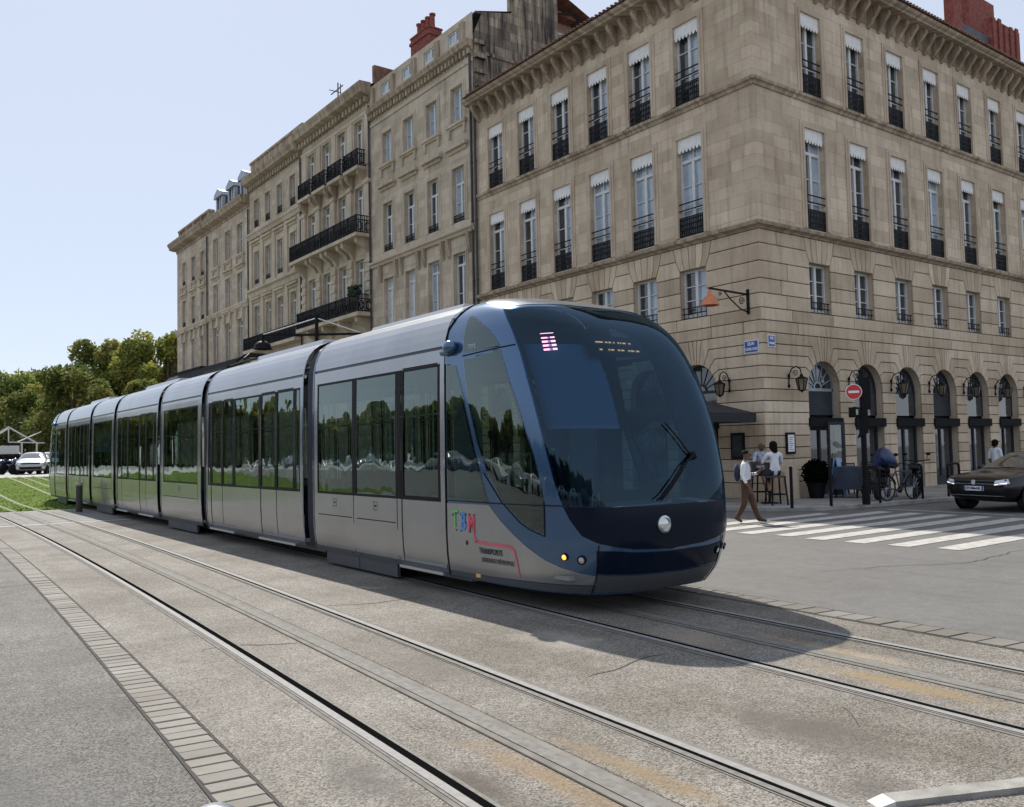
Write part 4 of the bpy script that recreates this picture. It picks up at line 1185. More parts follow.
def make_cab():
    b = MB(); nT, nZ = 340, 120
    zs = [.22+(3.70-.22)*(i/nZ)**.97 for i in range(nZ+1)]
    V = [[skin(i/nT, z) for i in range(nT+1)] for z in zs]
    flat = [p for r in V for p in r]; fs = []; ms = []
    for j in range(nZ):
        for i in range(nT):
            c = ((i+.5)/nT, (zs[j]+zs[j+1])/2)
            if any(in_poly(c, h) for h in holes): continue
            fs.append((j*(nT+1)+i, j*(nT+1)+i+1, (j+1)*(nT+1)+i+1, (j+1)*(nT+1)+i))
            ms.append(1 if any(in_poly(c, f) for f in frit) else 0)
    b.v = flat; b.f = fs; b.m = ms
    b.mi = 0; top = [nZ*(nT+1)+i for i in range(nT+1)]; b.f.append(top); b.m.append(0)
    cab = b.build('cab', [M_blue_p, M_blk], tram, smooth=35)
    # glazing
    w_ = patch('windscreen', GLASSW, .006, M_wind, cab, .012, .07)
    low = [p for p in WL if p[1] < 1.16]
    patch('nose_panel', [(.2960,1.155)]+low+mir(low, SC)+[(SC-.2960,1.155)], .007, M_navy, cab)
    for P in (SIDE, SIDEUP, QUART):
        for Q in (P, mir(P)): patch('side_window', Q, .005, M_glass, cab)
    for Q in (SILV, mir(SILV)): patch('lower_side_panel', Q, .004, M_silver, cab)
    BUM = [(.3491,.700),(.3531,.458),(.4132,.445),(.505,.435),(.5626,.45),(SC-.353,.462),(SC-.349,.700),(.56,.672),(.4679,.662),(.4066,.680),(.3752,.70)]
    patch('bumper', BUM, .008, M_navy, cab)
    LIP = [(.3545,.44),(.4132,.43),(.505,.42),(SC-.355,.44),(SC-.357,.26),(.47,.24),(.3565,.26)]
    patch('bumper_lip', LIP, .006, M_skirt, cab)
    SK = [(.0005,.285),(.0987,.295),(.2096,.305),(.30,.315),(.352,.325),(.352,.235),(.0005,.235)]
    for Q in (SK, mir(SK)): patch('cab_skirt', Q, .003, M_skirt, cab)
    patch('roof_front', [(.215,3.46),(.3,3.465),(.727,3.46),(.80,3.56),(.80,3.697),(.13,3.697),(.13,3.60)], .005, M_silver, cab)
    # seams: belt line, roof split, bumper joints
    b = MB()
    def seam(pts, r=.007, off=.006):
        P = []
        for (a, c) in zip(pts, pts[1:]):
            k = max(1, int(max(abs(a[0]-c[0])/.015, abs(a[1]-c[1])/.08)))
            P += [(a[0]+(c[0]-a[0])*i/k, a[1]+(c[1]-a[1])*i/k) for i in range(k)]
        P.append(pts[-1]); b.tube([skin(t, z, off) for t, z in P], r, 5)
    for s in (0, 1):
        g = (lambda P: P) if s == 0 else (lambda P: mir(P))
        seam(g([(.002,1.16),(.1294,1.157),(.2974,1.164)])); seam(g([(.0683,2.925),(.1914,2.956),(.2340,2.965)]))
        seam(g([(.002,.24),(.002,2.86)]), .009); seam(g([(.002,3.1),(.004,3.3),(.03,3.5),(.07,3.64)]), .012)
        seam(g([(.118,1.5),(.1642,1.17),(.2068,.96),(.229,.89),(.2602,.828),(.2602,1.2)]), .006)
    for t in (.352, SC-.352): seam([(t,.76),(t+.001,.24)], .006, .011)
    b.build('seam', M_blk, cab, smooth=60)
    # lamps
    def lamp(nm, t, z, r, m, ring=None, dp=.02):
        p = skin(t, z, .008); q = skin(t, z, .108); nn = (q-p).normalized()
        Mx = nn.to_track_quat('Z', 'Y').to_matrix(); b = MB()
        b.lathe([(r*1.35,0),(r*1.35,dp*.6),(r*1.05,dp),(r,dp*.6)], p, 20, Mx); o = b.build(nm, ring or M_blk, cab, smooth=40)
        b = MB(); b.lathe([(.001,dp*1.0),(r*.5,dp*.95),(r,dp*.55)], p, 20, Mx); b.build('lens', m, o, smooth=60); return o
    M_lens = mat('lamp_lens', (.62,.68,.70), .08, metal=.6, coat=1.)
    M_ring = mat('chrome_ring', (.62,.62,.60), .25, metal=.9)
    lamp('headlamp', .4533, .956, .068, M_lens, M_ring, .035)
    M_or = mat('lit_indicator', (.6,.2,.05), .2, emit=(1.,.30,.05), es=2.2); M_rd = mat('clear_marker', (.55,.42,.42), .15, coat=.8)
    for s in (0, 1):
        f = (lambda t: t) if s == 0 else (lambda t: .911-t)
        lamp('indicator', f(.2991), .625, .030, M_or if s == 0 else M_lens); lamp('marker_lamp', f(.3278), .603, .036, M_rd if s == 0 else M_lens)
    # mirror pods
    for s in (-1, 1):
        x = TX+s*(TW+.02); b = MB(); b.ellipsoid((x, 9.12, 3.06), .085, .12, .085); b.tube([(x, 9.3, 3.0),(x, 9.12, 3.0)], .04, 8)
        b.build('mirror_pod', M_blue_p, cab, smooth=60)
    # wiper
    b = MB()
    b.tube([skin(t, z, .05) for t, z in ((.525,1.66),(.50,1.56),(.47,1.38),(.452,1.27),(.437,1.21))], [.014,.012,.010,.008,.007], 6)
    b.tube([skin(t, z, .035) for t, z in ((.480,2.02),(.50,1.86),(.515,1.72),(.530,1.63))], .009, 6)
    b.tube([skin(t, z, .03) for t, z in ((.515,1.62),(.49,1.46),(.468,1.32),(.449,1.21))], .014, 5)
    p = skin(.528, 1.66, .03); b.ellipsoid(p, .05, .04, .05, 8, 6)
    b.build('wiper', M_blk, cab, smooth=50)
    # inside of the cab
    b = MB(); b.mi = 0
    b.box(TX-1.15,YB-.05,.4,TX+1.15,YB,1.2); b.box(TX-1.15,YB-.05,2.9,TX+1.15,YB,3.45); b.box(TX-1.15,YB-.05,1.2,TX-.75,YB,2.9); b.box(TX+.75,YB-.05,1.2,TX+1.15,YB,2.9)
    b.box(TX-1.15,7.1,.38,TX+1.15,YB,.42)
    b.add([skin(t, 1.12, -.04) for t in (.2,.27,.3,.35,.4,.45,.5,.55,.6,.65,.68,.75)]+[(TX+.9,7.9,1.1),(TX-.9,7.9,1.1)], [range(14)])
    b.add([(TX-.9,7.9,1.1),(TX+.9,7.9,1.1),(TX+.9,7.9,.4),(TX-.9,7.9,.4)], [range(4)])
    b.build('cab_interior', M_int, cab)
    b = MB(); b.box(TX-.28,8.3,.8,TX+.28,8.8,.92); b.box(TX-.26,8.75,.9,TX+.26,8.86,1.75); b.box(TX-.06,8.5,.42,TX+.06,8.6,.8); b.box(TX-.14,8.77,1.78,TX+.14,8.84,1.98)
    b.build('driver_seat', M_seat, cab)
    M_bl = mat('sun_blind', (.46,.54,.58), .8)
    bl = patch('sun_blind', [(.262,2.02),(.4007,2.02),(.4007,2.98),(.245,2.98)], -.09, M_bl, cab)
    patch('blind_bar', [(.262,1.995),(.4007,1.995),(.4007,2.035),(.262,2.035)], -.083, mat('blind_rail', (.62,.68,.66), .5), bl)
    return cab
cab = make_cab()
cab_kids = {}
rear = copy_tree(cab, tram); rear.location = (2*TX, 2*23.75, 0); rear.rotation_euler = (0,0,PI)
# destination display and number
LED = mat('led_amber', (.3,.1,.02), .5, emit=(1.,.45,.16), es=1.8); LEDP = mat('led_pink', (.3,.15,.25), .5, emit=(1.,.52,.75), es=1.1)
disp = patch('destination_display', [(.375,3.055),(.515,3.055),(.515,2.79),(.375,2.79)], -.03, mat('display_black', (.006,.007,.010), .3), cab)
b = MB()
def bit(b, t0, t1, z0, z1, off=-.022):
    b.add([skin(t0,z0,off),skin(t1,z0,off),skin(t1,z1,off),skin(t0,z1,off)], [range(4)])
T_ = lambda px: .3938+(px-593)/(641-593)*(.4952-.3938)
for segs, z in (((595.5,603.5),(605.7,608.5),(609.6,612.7),(615,616.8),(620,622),(623,624.6),(626,630),(633.5,636)), 2.965), (((596.5,599.5),(605.7,607.5),(608.5,612),(616,618.5),(619.5,623.5),(628,630),(631,635.4),(637.5,641.5)), 2.872):
    if isinstance(segs, tuple):
        for a, c in segs: bit(b, T_(a), T_(c), z-.009, z+.009)
b.build('led_line', LED, disp)
b = MB()
for z, h in ((3.055,.004),(3.003,.008),(2.958,.011),(2.912,.011),(2.866,.011)): bit(b, .2955, .3215, z-h, z+h, .009)
b.build('line_display', LEDP, cab)
def side_text(body, t, z, width, size, m, name='lettering', bold=0., tw=0.):
    p = skin(t, z, .010); p2 = skin(min(t+.02,.3), z, .010); d = p2-p; a = math.atan2(d.y, d.x)
    o = text_obj(body, size, m, cab, p, (PI/2, 0, a), name, bold)
    w0 = max(v.co.x for v in o.data.vertices)-min(v.co.x for v in o.data.vertices)
    o.scale = (width/w0, 1, 1); return o
K_ = {k: mat('print_'+k, c, .45) for k, c in dict(green=(.10,.55,.12), blue=(.06,.25,.72), red=(.70,.08,.13), pink=(.62,.10,.16), grey=(.06,.06,.075), dark=(.02,.02,.03), pale=(.6,.62,.64), amber=(.75,.42,.12)).items()}
side_text('T', .030, .925, .15, .30, K_['green']); side_text('B', .0555, .905, .10, .31, K_['blue'], bold=.004); side_text('M', .0800, .895, .13, .31, K_['red'], bold=.003)
patch('lettering', [(.0852,.80),(.0875,.80),(.0905,.735),(.099,.700),(.180,.697),(.190,.682),(.1965,.640),(.2035,.52),(.2115,.345),(.2085,.345),(.2000,.52),(.1925,.625),(.187,.655),(.178,.664),(.097,.668),(.0885,.70),(.0865,.745)], .0085, K_['pink'], cab)
side_text('TRANSPORTS', .133, .590, .45, .095, K_['dark']); side_text('BORDEAUX MÉTROPOLE', .152, .487, .60, .075, K_['grey'])
b = MB()
for t, z in ((.0225,.985),(.031,1.01),(.0365,1.01),(.0335,.80),(.0480,.80),(.0480,1.0),(.0735,1.005),(.0860,1.0),(.0745,.80),(.0925,.69),(.0615,1.0),(.0620,.905)):
    b = MB(); b.ellipsoid(skin(t, z, .012), .004, .012, .012, 8, 5); b.build('lettering_dot', K_['dark'], cab)
b = MB(); p = skin(.0645,.665,.008); b.ellipsoid(p, .006,.024,.03, 10, 6); b.build('filler_cap', K_['dark'], cab)
b = MB(); p = skin(.096,.285,.006); b.box(p.x-.006,p.y-.045,p.z-.02,p.x+.006,p.y+.045,p.z+.02); b.build('side_marker', K_['amber'], cab)
side_text('TCM 42', .105, 3.02, .15, .075, K_['pale'])

# ---------------------------------------------- carriages
PZ = [.23,.3,.5,.8,1.13]; PU = [2.88,3.0,3.055]; PR = [3.10,3.2,3.32,3.42,3.52,3.6,3.66,3.70]
def xs_(z, s, d=0): return TX+s*(TW-side_in(z)+d)
def side_strip(b, ya, yb, zs, d=0, sides=(-1,1)):
    for s in sides:
        for z0, z1 in zip(zs, zs[1:]):
            b.add([(xs_(z0,s,d),ya,z0),(xs_(z0,s,d),yb,z0),(xs_(z1,s,d),yb,z1),(xs_(z1,s,d),ya,z1)], [(0,1,2,3)])
def seat_me():
    def f():
        b = MB(); b.box(-.21,-.22,.40,.21,.22,.47); b.prism([(.16,.45),(.22,.45),(.30,1.12),(.25,1.12)], -.21, .21, fn=lambda u,v,d: (d,u,v)); b.box(-.05,-.05,.0,.05,.05,.40)
        return b.mesh('seat', M_seat)
    return cached('seat', f)
WZ = [1.13,1.5,2.0,2.5,2.88]
def glazed(b, ya, yb, s, z0=1.13, z1=2.88, br=.035):
    """black gasket round one pane"""
    for (a, c, e, g) in ((ya,ya+br,z0,z1),(yb-br,yb,z0,z1),(ya+br,yb-br,z0,z0+br),(ya+br,yb-br,z1-br,z1)):
        k = [e+(g-e)*i/3 for i in range(4)]
        side_strip(b, a, c, k, .0, (s,))
        side_strip(b, a, c, k, -.04, (s,))
def carriage(y0, y1, items, bogie=None, seats=()):
    b = MB(); b.mi = 0
    side_strip(b, y0, y1, PU+[3.058]); side_strip(b, y0, y1, PR)
    b.add([(xs_(3.7,-1),y0,3.7),(xs_(3.7,1),y0,3.7),(xs_(3.7,1),y1,3.7),(xs_(3.7,-1),y1,3.7)], [range(4)])
    b.mi = 1; side_strip(b, y0, y1, [3.056,3.102], -.012)
    b.mi = 0
    # lower body: everything between the doors, and the posts of the glass band
    cut = sorted((a, c) for k, a, c, *_ in items if k == 'd'); y = y0
    for a, c in cut+[(y1, y1)]:
        if a > y: side_strip(b, y, a, PZ)
        y = c
    cut = sorted((a, c) for k, a, c, *_ in items); y = y0
    for i, (a, c) in enumerate(cut+[(y1, y1)]):
        b.mi = 0 if (i == 0 or i == len(cut)) else 2
        if a > y+.001: side_strip(b, y, a, WZ)
        y = c
    b.mi = 2
    for yy in (y0+.02, y1-.02):
        for zl, zh in ((.3,1.0),(2.95,3.55)):
            b.add([(xs_(.6,-1,-.02),yy,zl),(xs_(.6,1,-.02),yy,zl),(xs_(.6,1,-.02 if zl<1 else -.35),yy,zh),(xs_(.6,-1,-.02 if zl<1 else -.35),yy,zh)], [range(4)])
    b.mi = 3; side_strip(b, y0, y1, [.23,.30], .003)
    o = b.build('carriage', [M_silver, M_gap, M_blk, M_skirt], tram, smooth=30)
    b = MB(); b.box(xs_(.5,-1,-.03),y0,.30,xs_(.5,1,-.03),y1,.36); b.build('floor', M_int, o)
    b = MB(); b.box(TX-.9,y0,.10,TX+.9,y1,.299); b.build('underframe', M_int, o); b = MB(); b.box(TX-1.0,y0,2.92,TX+1.0,y1,2.96); b.build('ceiling', M_int, o)
    for it in items:
        k, a, c = it[:3]
        for s in (-1, 1):
            if k == 'w':
                g = MB(); glazed(g, a+.004, c-.004, s); wn = g.build('window', M_blk, o)
                g = MB(); side_strip(g, a+.02, c-.02, WZ, -.006, (s,)); g.build('pane', M_glass, wn, smooth=30)
                if c-a > .9:
                    g = MB(); n = 2 if c-a > 2 else 1
                    if it[-1] == 'p': 
                        side_strip(g, a+.05, c-.05, [.795,.808], .003, (s,))
                        for q in ((a+c)/2,):
                            for (ya_,yb_,za_,zb_) in ((q-.06,q+.06,.945,.952),(q-.06,q+.06,1.058,1.065),(q-.06,q-.053,.945,1.065),(q+.053,q+.06,.945,1.065),(q-.02,q+.02,.99,1.02)): side_strip(g, ya_, yb_, [za_,zb_], .003, (s,))
                        for yy in (a+.12, c-.12): side_strip(g, yy-.012, yy+.012, [.262,.286], .006, (s,))
                        side_strip(g, a-.006, a+.006, [.3,.8,1.13], .003, (s,)); g.build('panel_seam', M_blk, wn)
            else:
                m_ = it[3] if len(it) > 3 else None
                leaves = [(a, c)] if m_ is None else [(a, m_), (m_, c)]
                for la, lc in leaves:
                    g = MB(); g.mi = 1; glazed(g, la+.012, lc-.012, s, 1.13, 2.90, .05)
                    g.mi = 0; side_strip(g, la+.014, lc-.014, [.26,.5,.8,1.128], -.008, (s,))
                    g.mi = 1; side_strip(g, la, lc, [.24,1.13], -.03, (s,)); side_strip(g, la, la+.012, WZ, -.02, (s,)); side_strip(g, lc-.012, lc, WZ, -.02, (s,))
                    dr = g.build('door', [M_silver, M_blk], o)
                    g = MB(); side_strip(g, la+.04, lc-.04, WZ, -.010, (s,)); g.build('pane', M_glass, dr, smooth=30)
                g = MB(); x = xs_(.3, s); g.box(min(x,x+s*.05),a-.05,.215,max(x,x+s*.05),c+.05,.25); g.build('door_step', M_steel, o)
    if bogie:
        for s in (-1, 1):
            g = MB(); x = xs_(.3, s, -.03); k = (bogie[0]+bogie[1])/2
            g.box(min(x,x-s*.05),bogie[0],.045,max(x,x-s*.05),k-.012,.232); g.box(min(x,x-s*.05),k+.012,.045,max(x,x-s*.05),bogie[1],.232); g.build('bogie_cover', M_skirt, o)
    for y in seats:
        for s in (-1, 1):
            st = link('seat', seat_me(), o, (TX+s*.85, y, .36), 0); st2 = link('seat', seat_me(), o, (TX+s*.42, y, .36), 0)
    g = MB()
    for s in (-1, 1):
        y = y0+.6
        while y < y1-.3: g.tube([(TX+s*.55,y,.36),(TX+s*.55,y,2.92)], .018, 6); y += 1.35
        g.tube([(TX+s*.55,y0+.3,2.3),(TX+s*.55,y1-.3,2.3)], .016, 6)
    g.build('grab_poles', M_pole, o, smooth=60)
    return o
carriage(9.32,13.36,[('d',9.42,10.44),('w',10.56,11.84,'p'),('w',11.90,13.20,'p')],(10.7,13.0),(10.9,11.7,12.5))
carriage(13.76,18.98,[('w',13.90,14.12),('d',14.15,15.77,14.99),('w',15.82,17.2),('d',17.25,18.68,17.95),('w',18.71,18.88)])
carriage(19.36,22.66,[('w',19.62,22.42,'p')],(19.9,22.2),(20.2,21.1,21.9))
carriage(22.98,27.58,[('w',23.1,23.36),('d',23.4,24.82,24.15),('w',24.87,26.12),('d',26.18,27.46,26.9)])
carriage(27.94,31.12,[('w',28.2,30.9,'p')],(28.4,30.6),(28.7,29.5,30.3))
carriage(31.50,35.48,[('w',31.62,31.86),('d',31.9,33.15,32.5),('w',33.2,34.0),('d',34.05,35.3,34.7)])
carriage(35.84,38.20,[('w',36.08,37.9,'p')],(36.1,38.0),(36.5,37.3))
for ya, yb in ((13.36,13.76),(18.98,19.36),(22.66,22.98),(27.58,27.94),(31.12,31.50),(35.48,35.84)):
    b = MB(); zz_ = [.25,.6,1.1,1.8,2.4,2.9,3.1,3.3,3.42,3.52,3.6,3.66,3.70]; n = 6
    for i in range(n):                                   # folded bellows
        a, c = ya+(yb-ya)*i/n, ya+(yb-ya)*(i+1)/n; d0, d1 = (-.045,-.085) if i % 2 else (-.085,-.045)
        for s in (-1, 1):
            for z0, z1 in zip(zz_, zz_[1:]):
                q0 = TW-side_in(z0); q1 = TW-side_in(z1)
                b.add([(TX+s*(q0+d0),a,z0),(TX+s*(q0+d1),c,z0),(TX+s*(q1+d1),c,z1-.03),(TX+s*(q1+d0),a,z1-.03)] if False else
                      [(TX+s*(q0+d0),a,z0-.03*(z0>3.2)),(TX+s*(q0+d1),c,z0-.03*(z0>3.2)),(TX+s*(q1+d1),c,z1-.03*(z1>3.2)),(TX+s*(q1+d0),a,z1-.03*(z1>3.2))], [range(4)])
        b.add([(TX-.7,a,3.67),(TX+.7,a,3.67),(TX+.7,c,3.67),(TX-.7,c,3.67)], [range(4)])
    b.box(TX-1.0,ya,.2,TX+1.0,yb,.4)
    o = b.build('gangway', M_gap, tram)
    for yy in (ya-.03, yb+.0):
        b = MB(); side_strip(b, yy, yy+.035, [.25,.6,1.1,1.8,2.4,2.9,3.1,3.3,3.42,3.52,3.6,3.66,3.70], .008)
        b.poly((xs_(3.7,-1,.008),yy,3.7),(xs_(3.7,1,.008),yy,3.7),(xs_(3.7,1,.008),yy+.035,3.7),(xs_(3.7,-1,.008),yy+.035,3.7))
        b.build('end_frame', M_blue_p, o, smooth=40, weld=True)
# roof gear
for ya, yb, h in ((9.9,12.6,.09),(14.5,17.8,.12),(23.6,27.0,.12),(32,35,.12)):
    b = MB(); b.prism([(-.62,3.69),(.62,3.69),(.55,3.69+h),(-.55,3.69+h)], ya, yb, fn=lambda u,v,d: (TX+u,d,v)); b.build('roof_fairing', M_silver, tram)
b = MB(); b.box(TX-.5,20.0,3.70,TX+.5,21.8,3.82)
for s in (-.35,.35):
    b.tube([(TX+s,21.6,3.80),(TX+s*.7,20.3,3.86),(TX+s*.6,19.2,3.90),(TX+s*.5,18.3,3.88)], .03, 6)
b.tube([(TX-.75,18.1,3.78),(TX-.6,18.2,3.90),(TX+.6,18.2,3.90),(TX+.75,18.1,3.78)], .035, 6); b.tube([(TX-.75,18.6,3.78),(TX-.6,18.5,3.90),(TX+.6,18.5,3.90),(TX+.75,18.6,3.78)], .035, 6)
b.build('pantograph', M_blk, tram, smooth=50)
# ---------------------------------------------------------------- trees
M_bark = mat('bark', (.075,.06,.045), .9, var=.3, vscale=6)
def leafmat(name, c1, c2, c3):
    m = bpy.data.materials.new(name); m.use_nodes = True
    N, L = nt(m); b = N['Principled BSDF']; b.inputs['Roughness'].default_value = .7; b.inputs['Specular IOR Level'].default_value = .15
    g = N.new('ShaderNodeNewGeometry')
    col = ramp(N, L, g.outputs['Random Per Island'], 0, 1, c1, c2)
    n_ = noise(N, L, g.outputs['Position'], .35, 3)
    col = mixrgb(N, L, ramp(N, L, n_, .42, .62), col, c3)
    L.new(col, b.inputs['Base Color'])
    tr = N.new('ShaderNodeBsdfTranslucent'); L.new(col, tr.inputs['Color'])
    mx = N.new('ShaderNodeMixShader'); mx.inputs[0].default_value = .5
    L.new(b.outputs[0], mx.inputs[1]); L.new(tr.outputs[0], mx.inputs[2]); L.new(mx.outputs[0], N['Material Output'].inputs['Surface'])
    return m
LEAF = [leafmat('leaves_olive', (.13,.19,.045), (.26,.29,.075), (.32,.30,.08)), leafmat('leaves_dark', (.07,.105,.03), (.15,.18,.05), (.21,.21,.06)),
        leafmat('leaves_yellow', (.23,.25,.06), (.38,.36,.09), (.20,.24,.06))]
def make_tree(label, kind, h, r, seed, loc, group, leaf=.42, nleaf=9000, trunk_h=.28, squash=1.0):
    R = random.Random(seed)
    t = thing('tree', label, 'tree', loc, R.uniform(0,6), group)
    b = MB(); th = h*trunk_h
    b.tube([(0,0,-.3),(.1,0,th*.5),(0,.1,th),(.1,.1,h*.6),(0,0,h*.85)], [h*.028,h*.022,h*.019,h*.011,h*.004], 8)
    cl = []
    for i in range(26):
        a = R.uniform(0,2*PI); zz = R.uniform(.02,1)**.8; rr = math.sqrt(max(0,1-(2*zz-.85)**2/1.35))*R.uniform(.45,1.0)
        c = Vector((math.cos(a)*rr*r, math.sin(a)*rr*r, th*.85+(h-th*.85)*zz*.93)); cl.append((c, R.uniform(.20,.36)*r*squash))
        if i < 12: b.tube([(0,0,max(th*.8,c.z-r*.9)),(c.x*.45,c.y*.45,c.z-r*.25),tuple(c)], [h*.010,h*.006,h*.002], 5)
    b.build('trunk', M_bark, t, smooth=50)
    b = MB()
    for _ in range(nleaf):
        c, cr = R.choice(cl)
        d = Vector((R.gauss(0,1),R.gauss(0,1),R.gauss(0,.8))); d = d.normalized()*cr*R.uniform(.35,1.08)**.6
        p = c+d; s = leaf*R.uniform(.5,1.15)
        n1 = Vector((R.gauss(0,1),R.gauss(0,1),R.gauss(0,1))).normalized(); n2 = n1.cross(Vector((R.gauss(0,1),R.gauss(0,1),R.gauss(0,1)))).normalized()
        b.add([p-n1*s, p+n2*s*.5, p+n1*s, p-n2*s*.55], [(0,1,2,3)])
    b.build('crown', LEAF[kind], t)
    return t
GT = 'trees beyond the lawn'
def at_px(az_px, d):                        # ground point at a bearing seen from the camera
    a = YAW+math.atan((az_px-512)/F_PX); return d*math.sin(a), d*math.cos(a)
far = [(168,96,13.6,4.6,2,'tallest yellowing tree of the row, next to the end house'),(146,99,14.2,4.6,0,'olive green tree second from the end house'),
       (122,102,13.8,4.4,0,'feathery tree with a thin top in the middle of the row'),(96,104,13.6,4.6,1,'dark green tree behind the middle of the tram'),
       (74,92,9.6,4.4,1,'low dark tree above the rear end of the tram'),(132,90,8.0,3.6,1,'small dark tree below the yellowing crowns'),
       (50,100,9.2,4.6,1,'dark round tree just left of the tram tail'),(40,116,10.2,5.0,0,'olive tree behind the white pavilion'),(14,112,9.8,5.0,0,'olive tree at the left edge of the picture'),(-14,112,10.4,5,1,'dark tree partly cut off by the left edge'),
       (28,124,11.4,5,1,'dark tree standing back between the olive crowns')]
for i, (px, d, h, r, k, lab) in enumerate(far):
    x, y = at_px(px, d); make_tree(lab, k, h, r, 11+i*7, (x, y, .65), GT, .27 if d < 110 else .30, 9500)
b = MB(); R = random.Random(5)
for _ in range(52000):                       # the wood goes on round the square to the left of the picture
    a = rad(R.uniform(-105, 13)); d_ = 112+R.uniform(-4,4)+(18 if a > 0 else 0); top = 8.4+1.3*math.sin(a*23)+1.0*math.sin(a*61)+.6*math.sin(a*140)
    xx, yy = d_*math.sin(a), d_*math.cos(a); zz = .3+R.uniform(0,1)**.95*top
    s = (.5 if a > -.05 else .85)*R.uniform(.5,1.2); n1 = Vector((R.gauss(0,1),R.gauss(0,1),R.gauss(0,1))).normalized(); n2 = n1.cross(Vector((R.gauss(0,1),R.gauss(0,1),R.gauss(0,1)))).normalized(); p = Vector((xx,yy,zz))
    b.add([p-n1*s, p+n2*s*.5, p+n1*s, p-n2*s*.55], [(0,1,2,3)])
o = struct(b.build('far_wood', LEAF[1]), 'stuff')
# ---------------------------------------------------------------- cars
def car_loft(stations, sub=2):
    """stations: (x, half width, z_sill, z_belt, z_roof, roof half width); closed skin, subdivided"""
    bm = bmesh.new(); rings = []
    for (x, w_, zs, zb, zr, rw) in stations:
        pts = [(0,zs),(w_*.55,zs),(w_*.9,zs+.03),(w_,zs+.16),(w_*1.01,(zs+zb)/2+.06),(w_*.985,zb-.03),(w_*.955,zb+.01)]
        hi = zr-zb > .12
        pts += [((w_*.95+rw)/2+.03 if hi else w_*.8,(zb+zr)/2+.02 if hi else zb+(zr-zb)*.6),(rw,zr-.03 if hi else zr-.005),(rw*.55,zr)]
        pts += [(0,zr+.008)]
        full = pts+[(-u,z) for u,z in pts[-2:0:-1]]
        rings.append([bm.verts.new((x,u,z)) for u,z in full])
    n = len(rings[0])
    for a, c in zip(rings, rings[1:]):
        for j in range(n): bm.faces.new((a[j],a[(j+1)%n],c[(j+1)%n],c[j]))
    bm.faces.new(rings[0][::-1]); bm.faces.new(rings[-1])
    bmesh.ops.recalc_face_normals(bm, faces=bm.faces)
    me = bpy.data.meshes.new('tmp'); bm.to_mesh(me); bm.free()
    o = bpy.data.objects.new('tmp', me); COL.objects.link(o)
    md = o.modifiers.new('s','SUBSURF'); md.levels = sub; md.render_levels = sub
    ev = bpy.data.meshes.new_from_object(o.evaluated_get(bpy.context.evaluated_depsgraph_get()))
    bpy.data.objects.remove(o)
    for p in ev.polygons: p.use_smooth = True
    return ev
def project(tree, poly, axis, side, off, du=.05, dv=.05):
    """lay a 2D patch on the body: axis 'x' looks along x, 'y' along y, 'z' from above"""
    b = MB()
    for c in grid_clip(poly, du, dv):
        P = []
        for u, v in c:
            if axis == 'x': o, d = Vector((side*9,u,v)), Vector((-side,0,0))
            elif axis == 'y': o, d = Vector((u,side*9,v)), Vector((0,-side,0))
            else: o, d = Vector((u,v,9)), Vector((0,0,-1))
            h = tree.ray_cast(o, d)
            if h[0] is None: P = None; break
            nn = h[1] if h[1].dot(d) < 0 else -h[1]
            P.append(h[0]+nn*off)
        if P: b.add(P, [range(len(P))])
    return b
M_tyre = mat('tyre', (.012,.012,.012), .8); M_rim = mat('alloy_rim', (.35,.36,.37), .3, metal=.9)
M_carglass = mat('car_window', (.075,.072,.06), .03, spec=1., coat=1.)
M_hl = mat('headlight_glass', (.55,.58,.60), .1, metal=.5, coat=1.); M_drl = mat('daytime_light', (.9,.92,.95), .2, emit=(.9,.95,1.), es=1.0)
def wheel_me():
    def f():
        b = MB(); Mx = Matrix.Rotation(PI/2, 3, 'X')
        b.lathe([(.20,-.10),(.29,-.105),(.315,-.07),(.32,0),(.315,.07),(.29,.105),(.20,.10)], n=28, M=Mx)
        return b.mesh('tyre', M_tyre, 40)
    return cached('tyre', f)
def rim_me():
    def f():
        b = MB(); Mx = Matrix.Rotation(PI/2, 3, 'X'); b.lathe([(.001,.075),(.05,.08),(.06,.07)], n=16, M=Mx); b.lathe([(.205,.10),(.19,.06),(.185,-.02),(.001,-.02)], n=24, M=Mx)
        for i in range(10):
            a = 2*PI*i/10; b.bar((math.cos(a)*.05,-.070,math.sin(a)*.05),(math.cos(a)*.20,-.082,math.sin(a)*.20),.03,.02)
        return b.mesh('rim', M_rim, 30)
    return cached('rim', f)
HATCH = [(-2.12,.66,.42,.70,.72,.55),(-2.09,.80,.32,.78,.80,.66),(-1.85,.875,.24,.86,.88,.72),(-1.2,.90,.20,.92,.955,.74),(-.95,.90,.20,.935,.99,.72),(-.35,.90,.20,.95,1.33,.60),(.05,.90,.20,.955,1.445,.585),(.7,.90,.20,.965,1.46,.585),(1.35,.895,.22,.975,1.42,.57),(1.75,.88,.25,.985,1.30,.56),(1.98,.85,.28,.98,1.02,.62),(2.10,.76,.34,.90,.93,.6),(2.12,.64,.44,.70,.72,.5)]
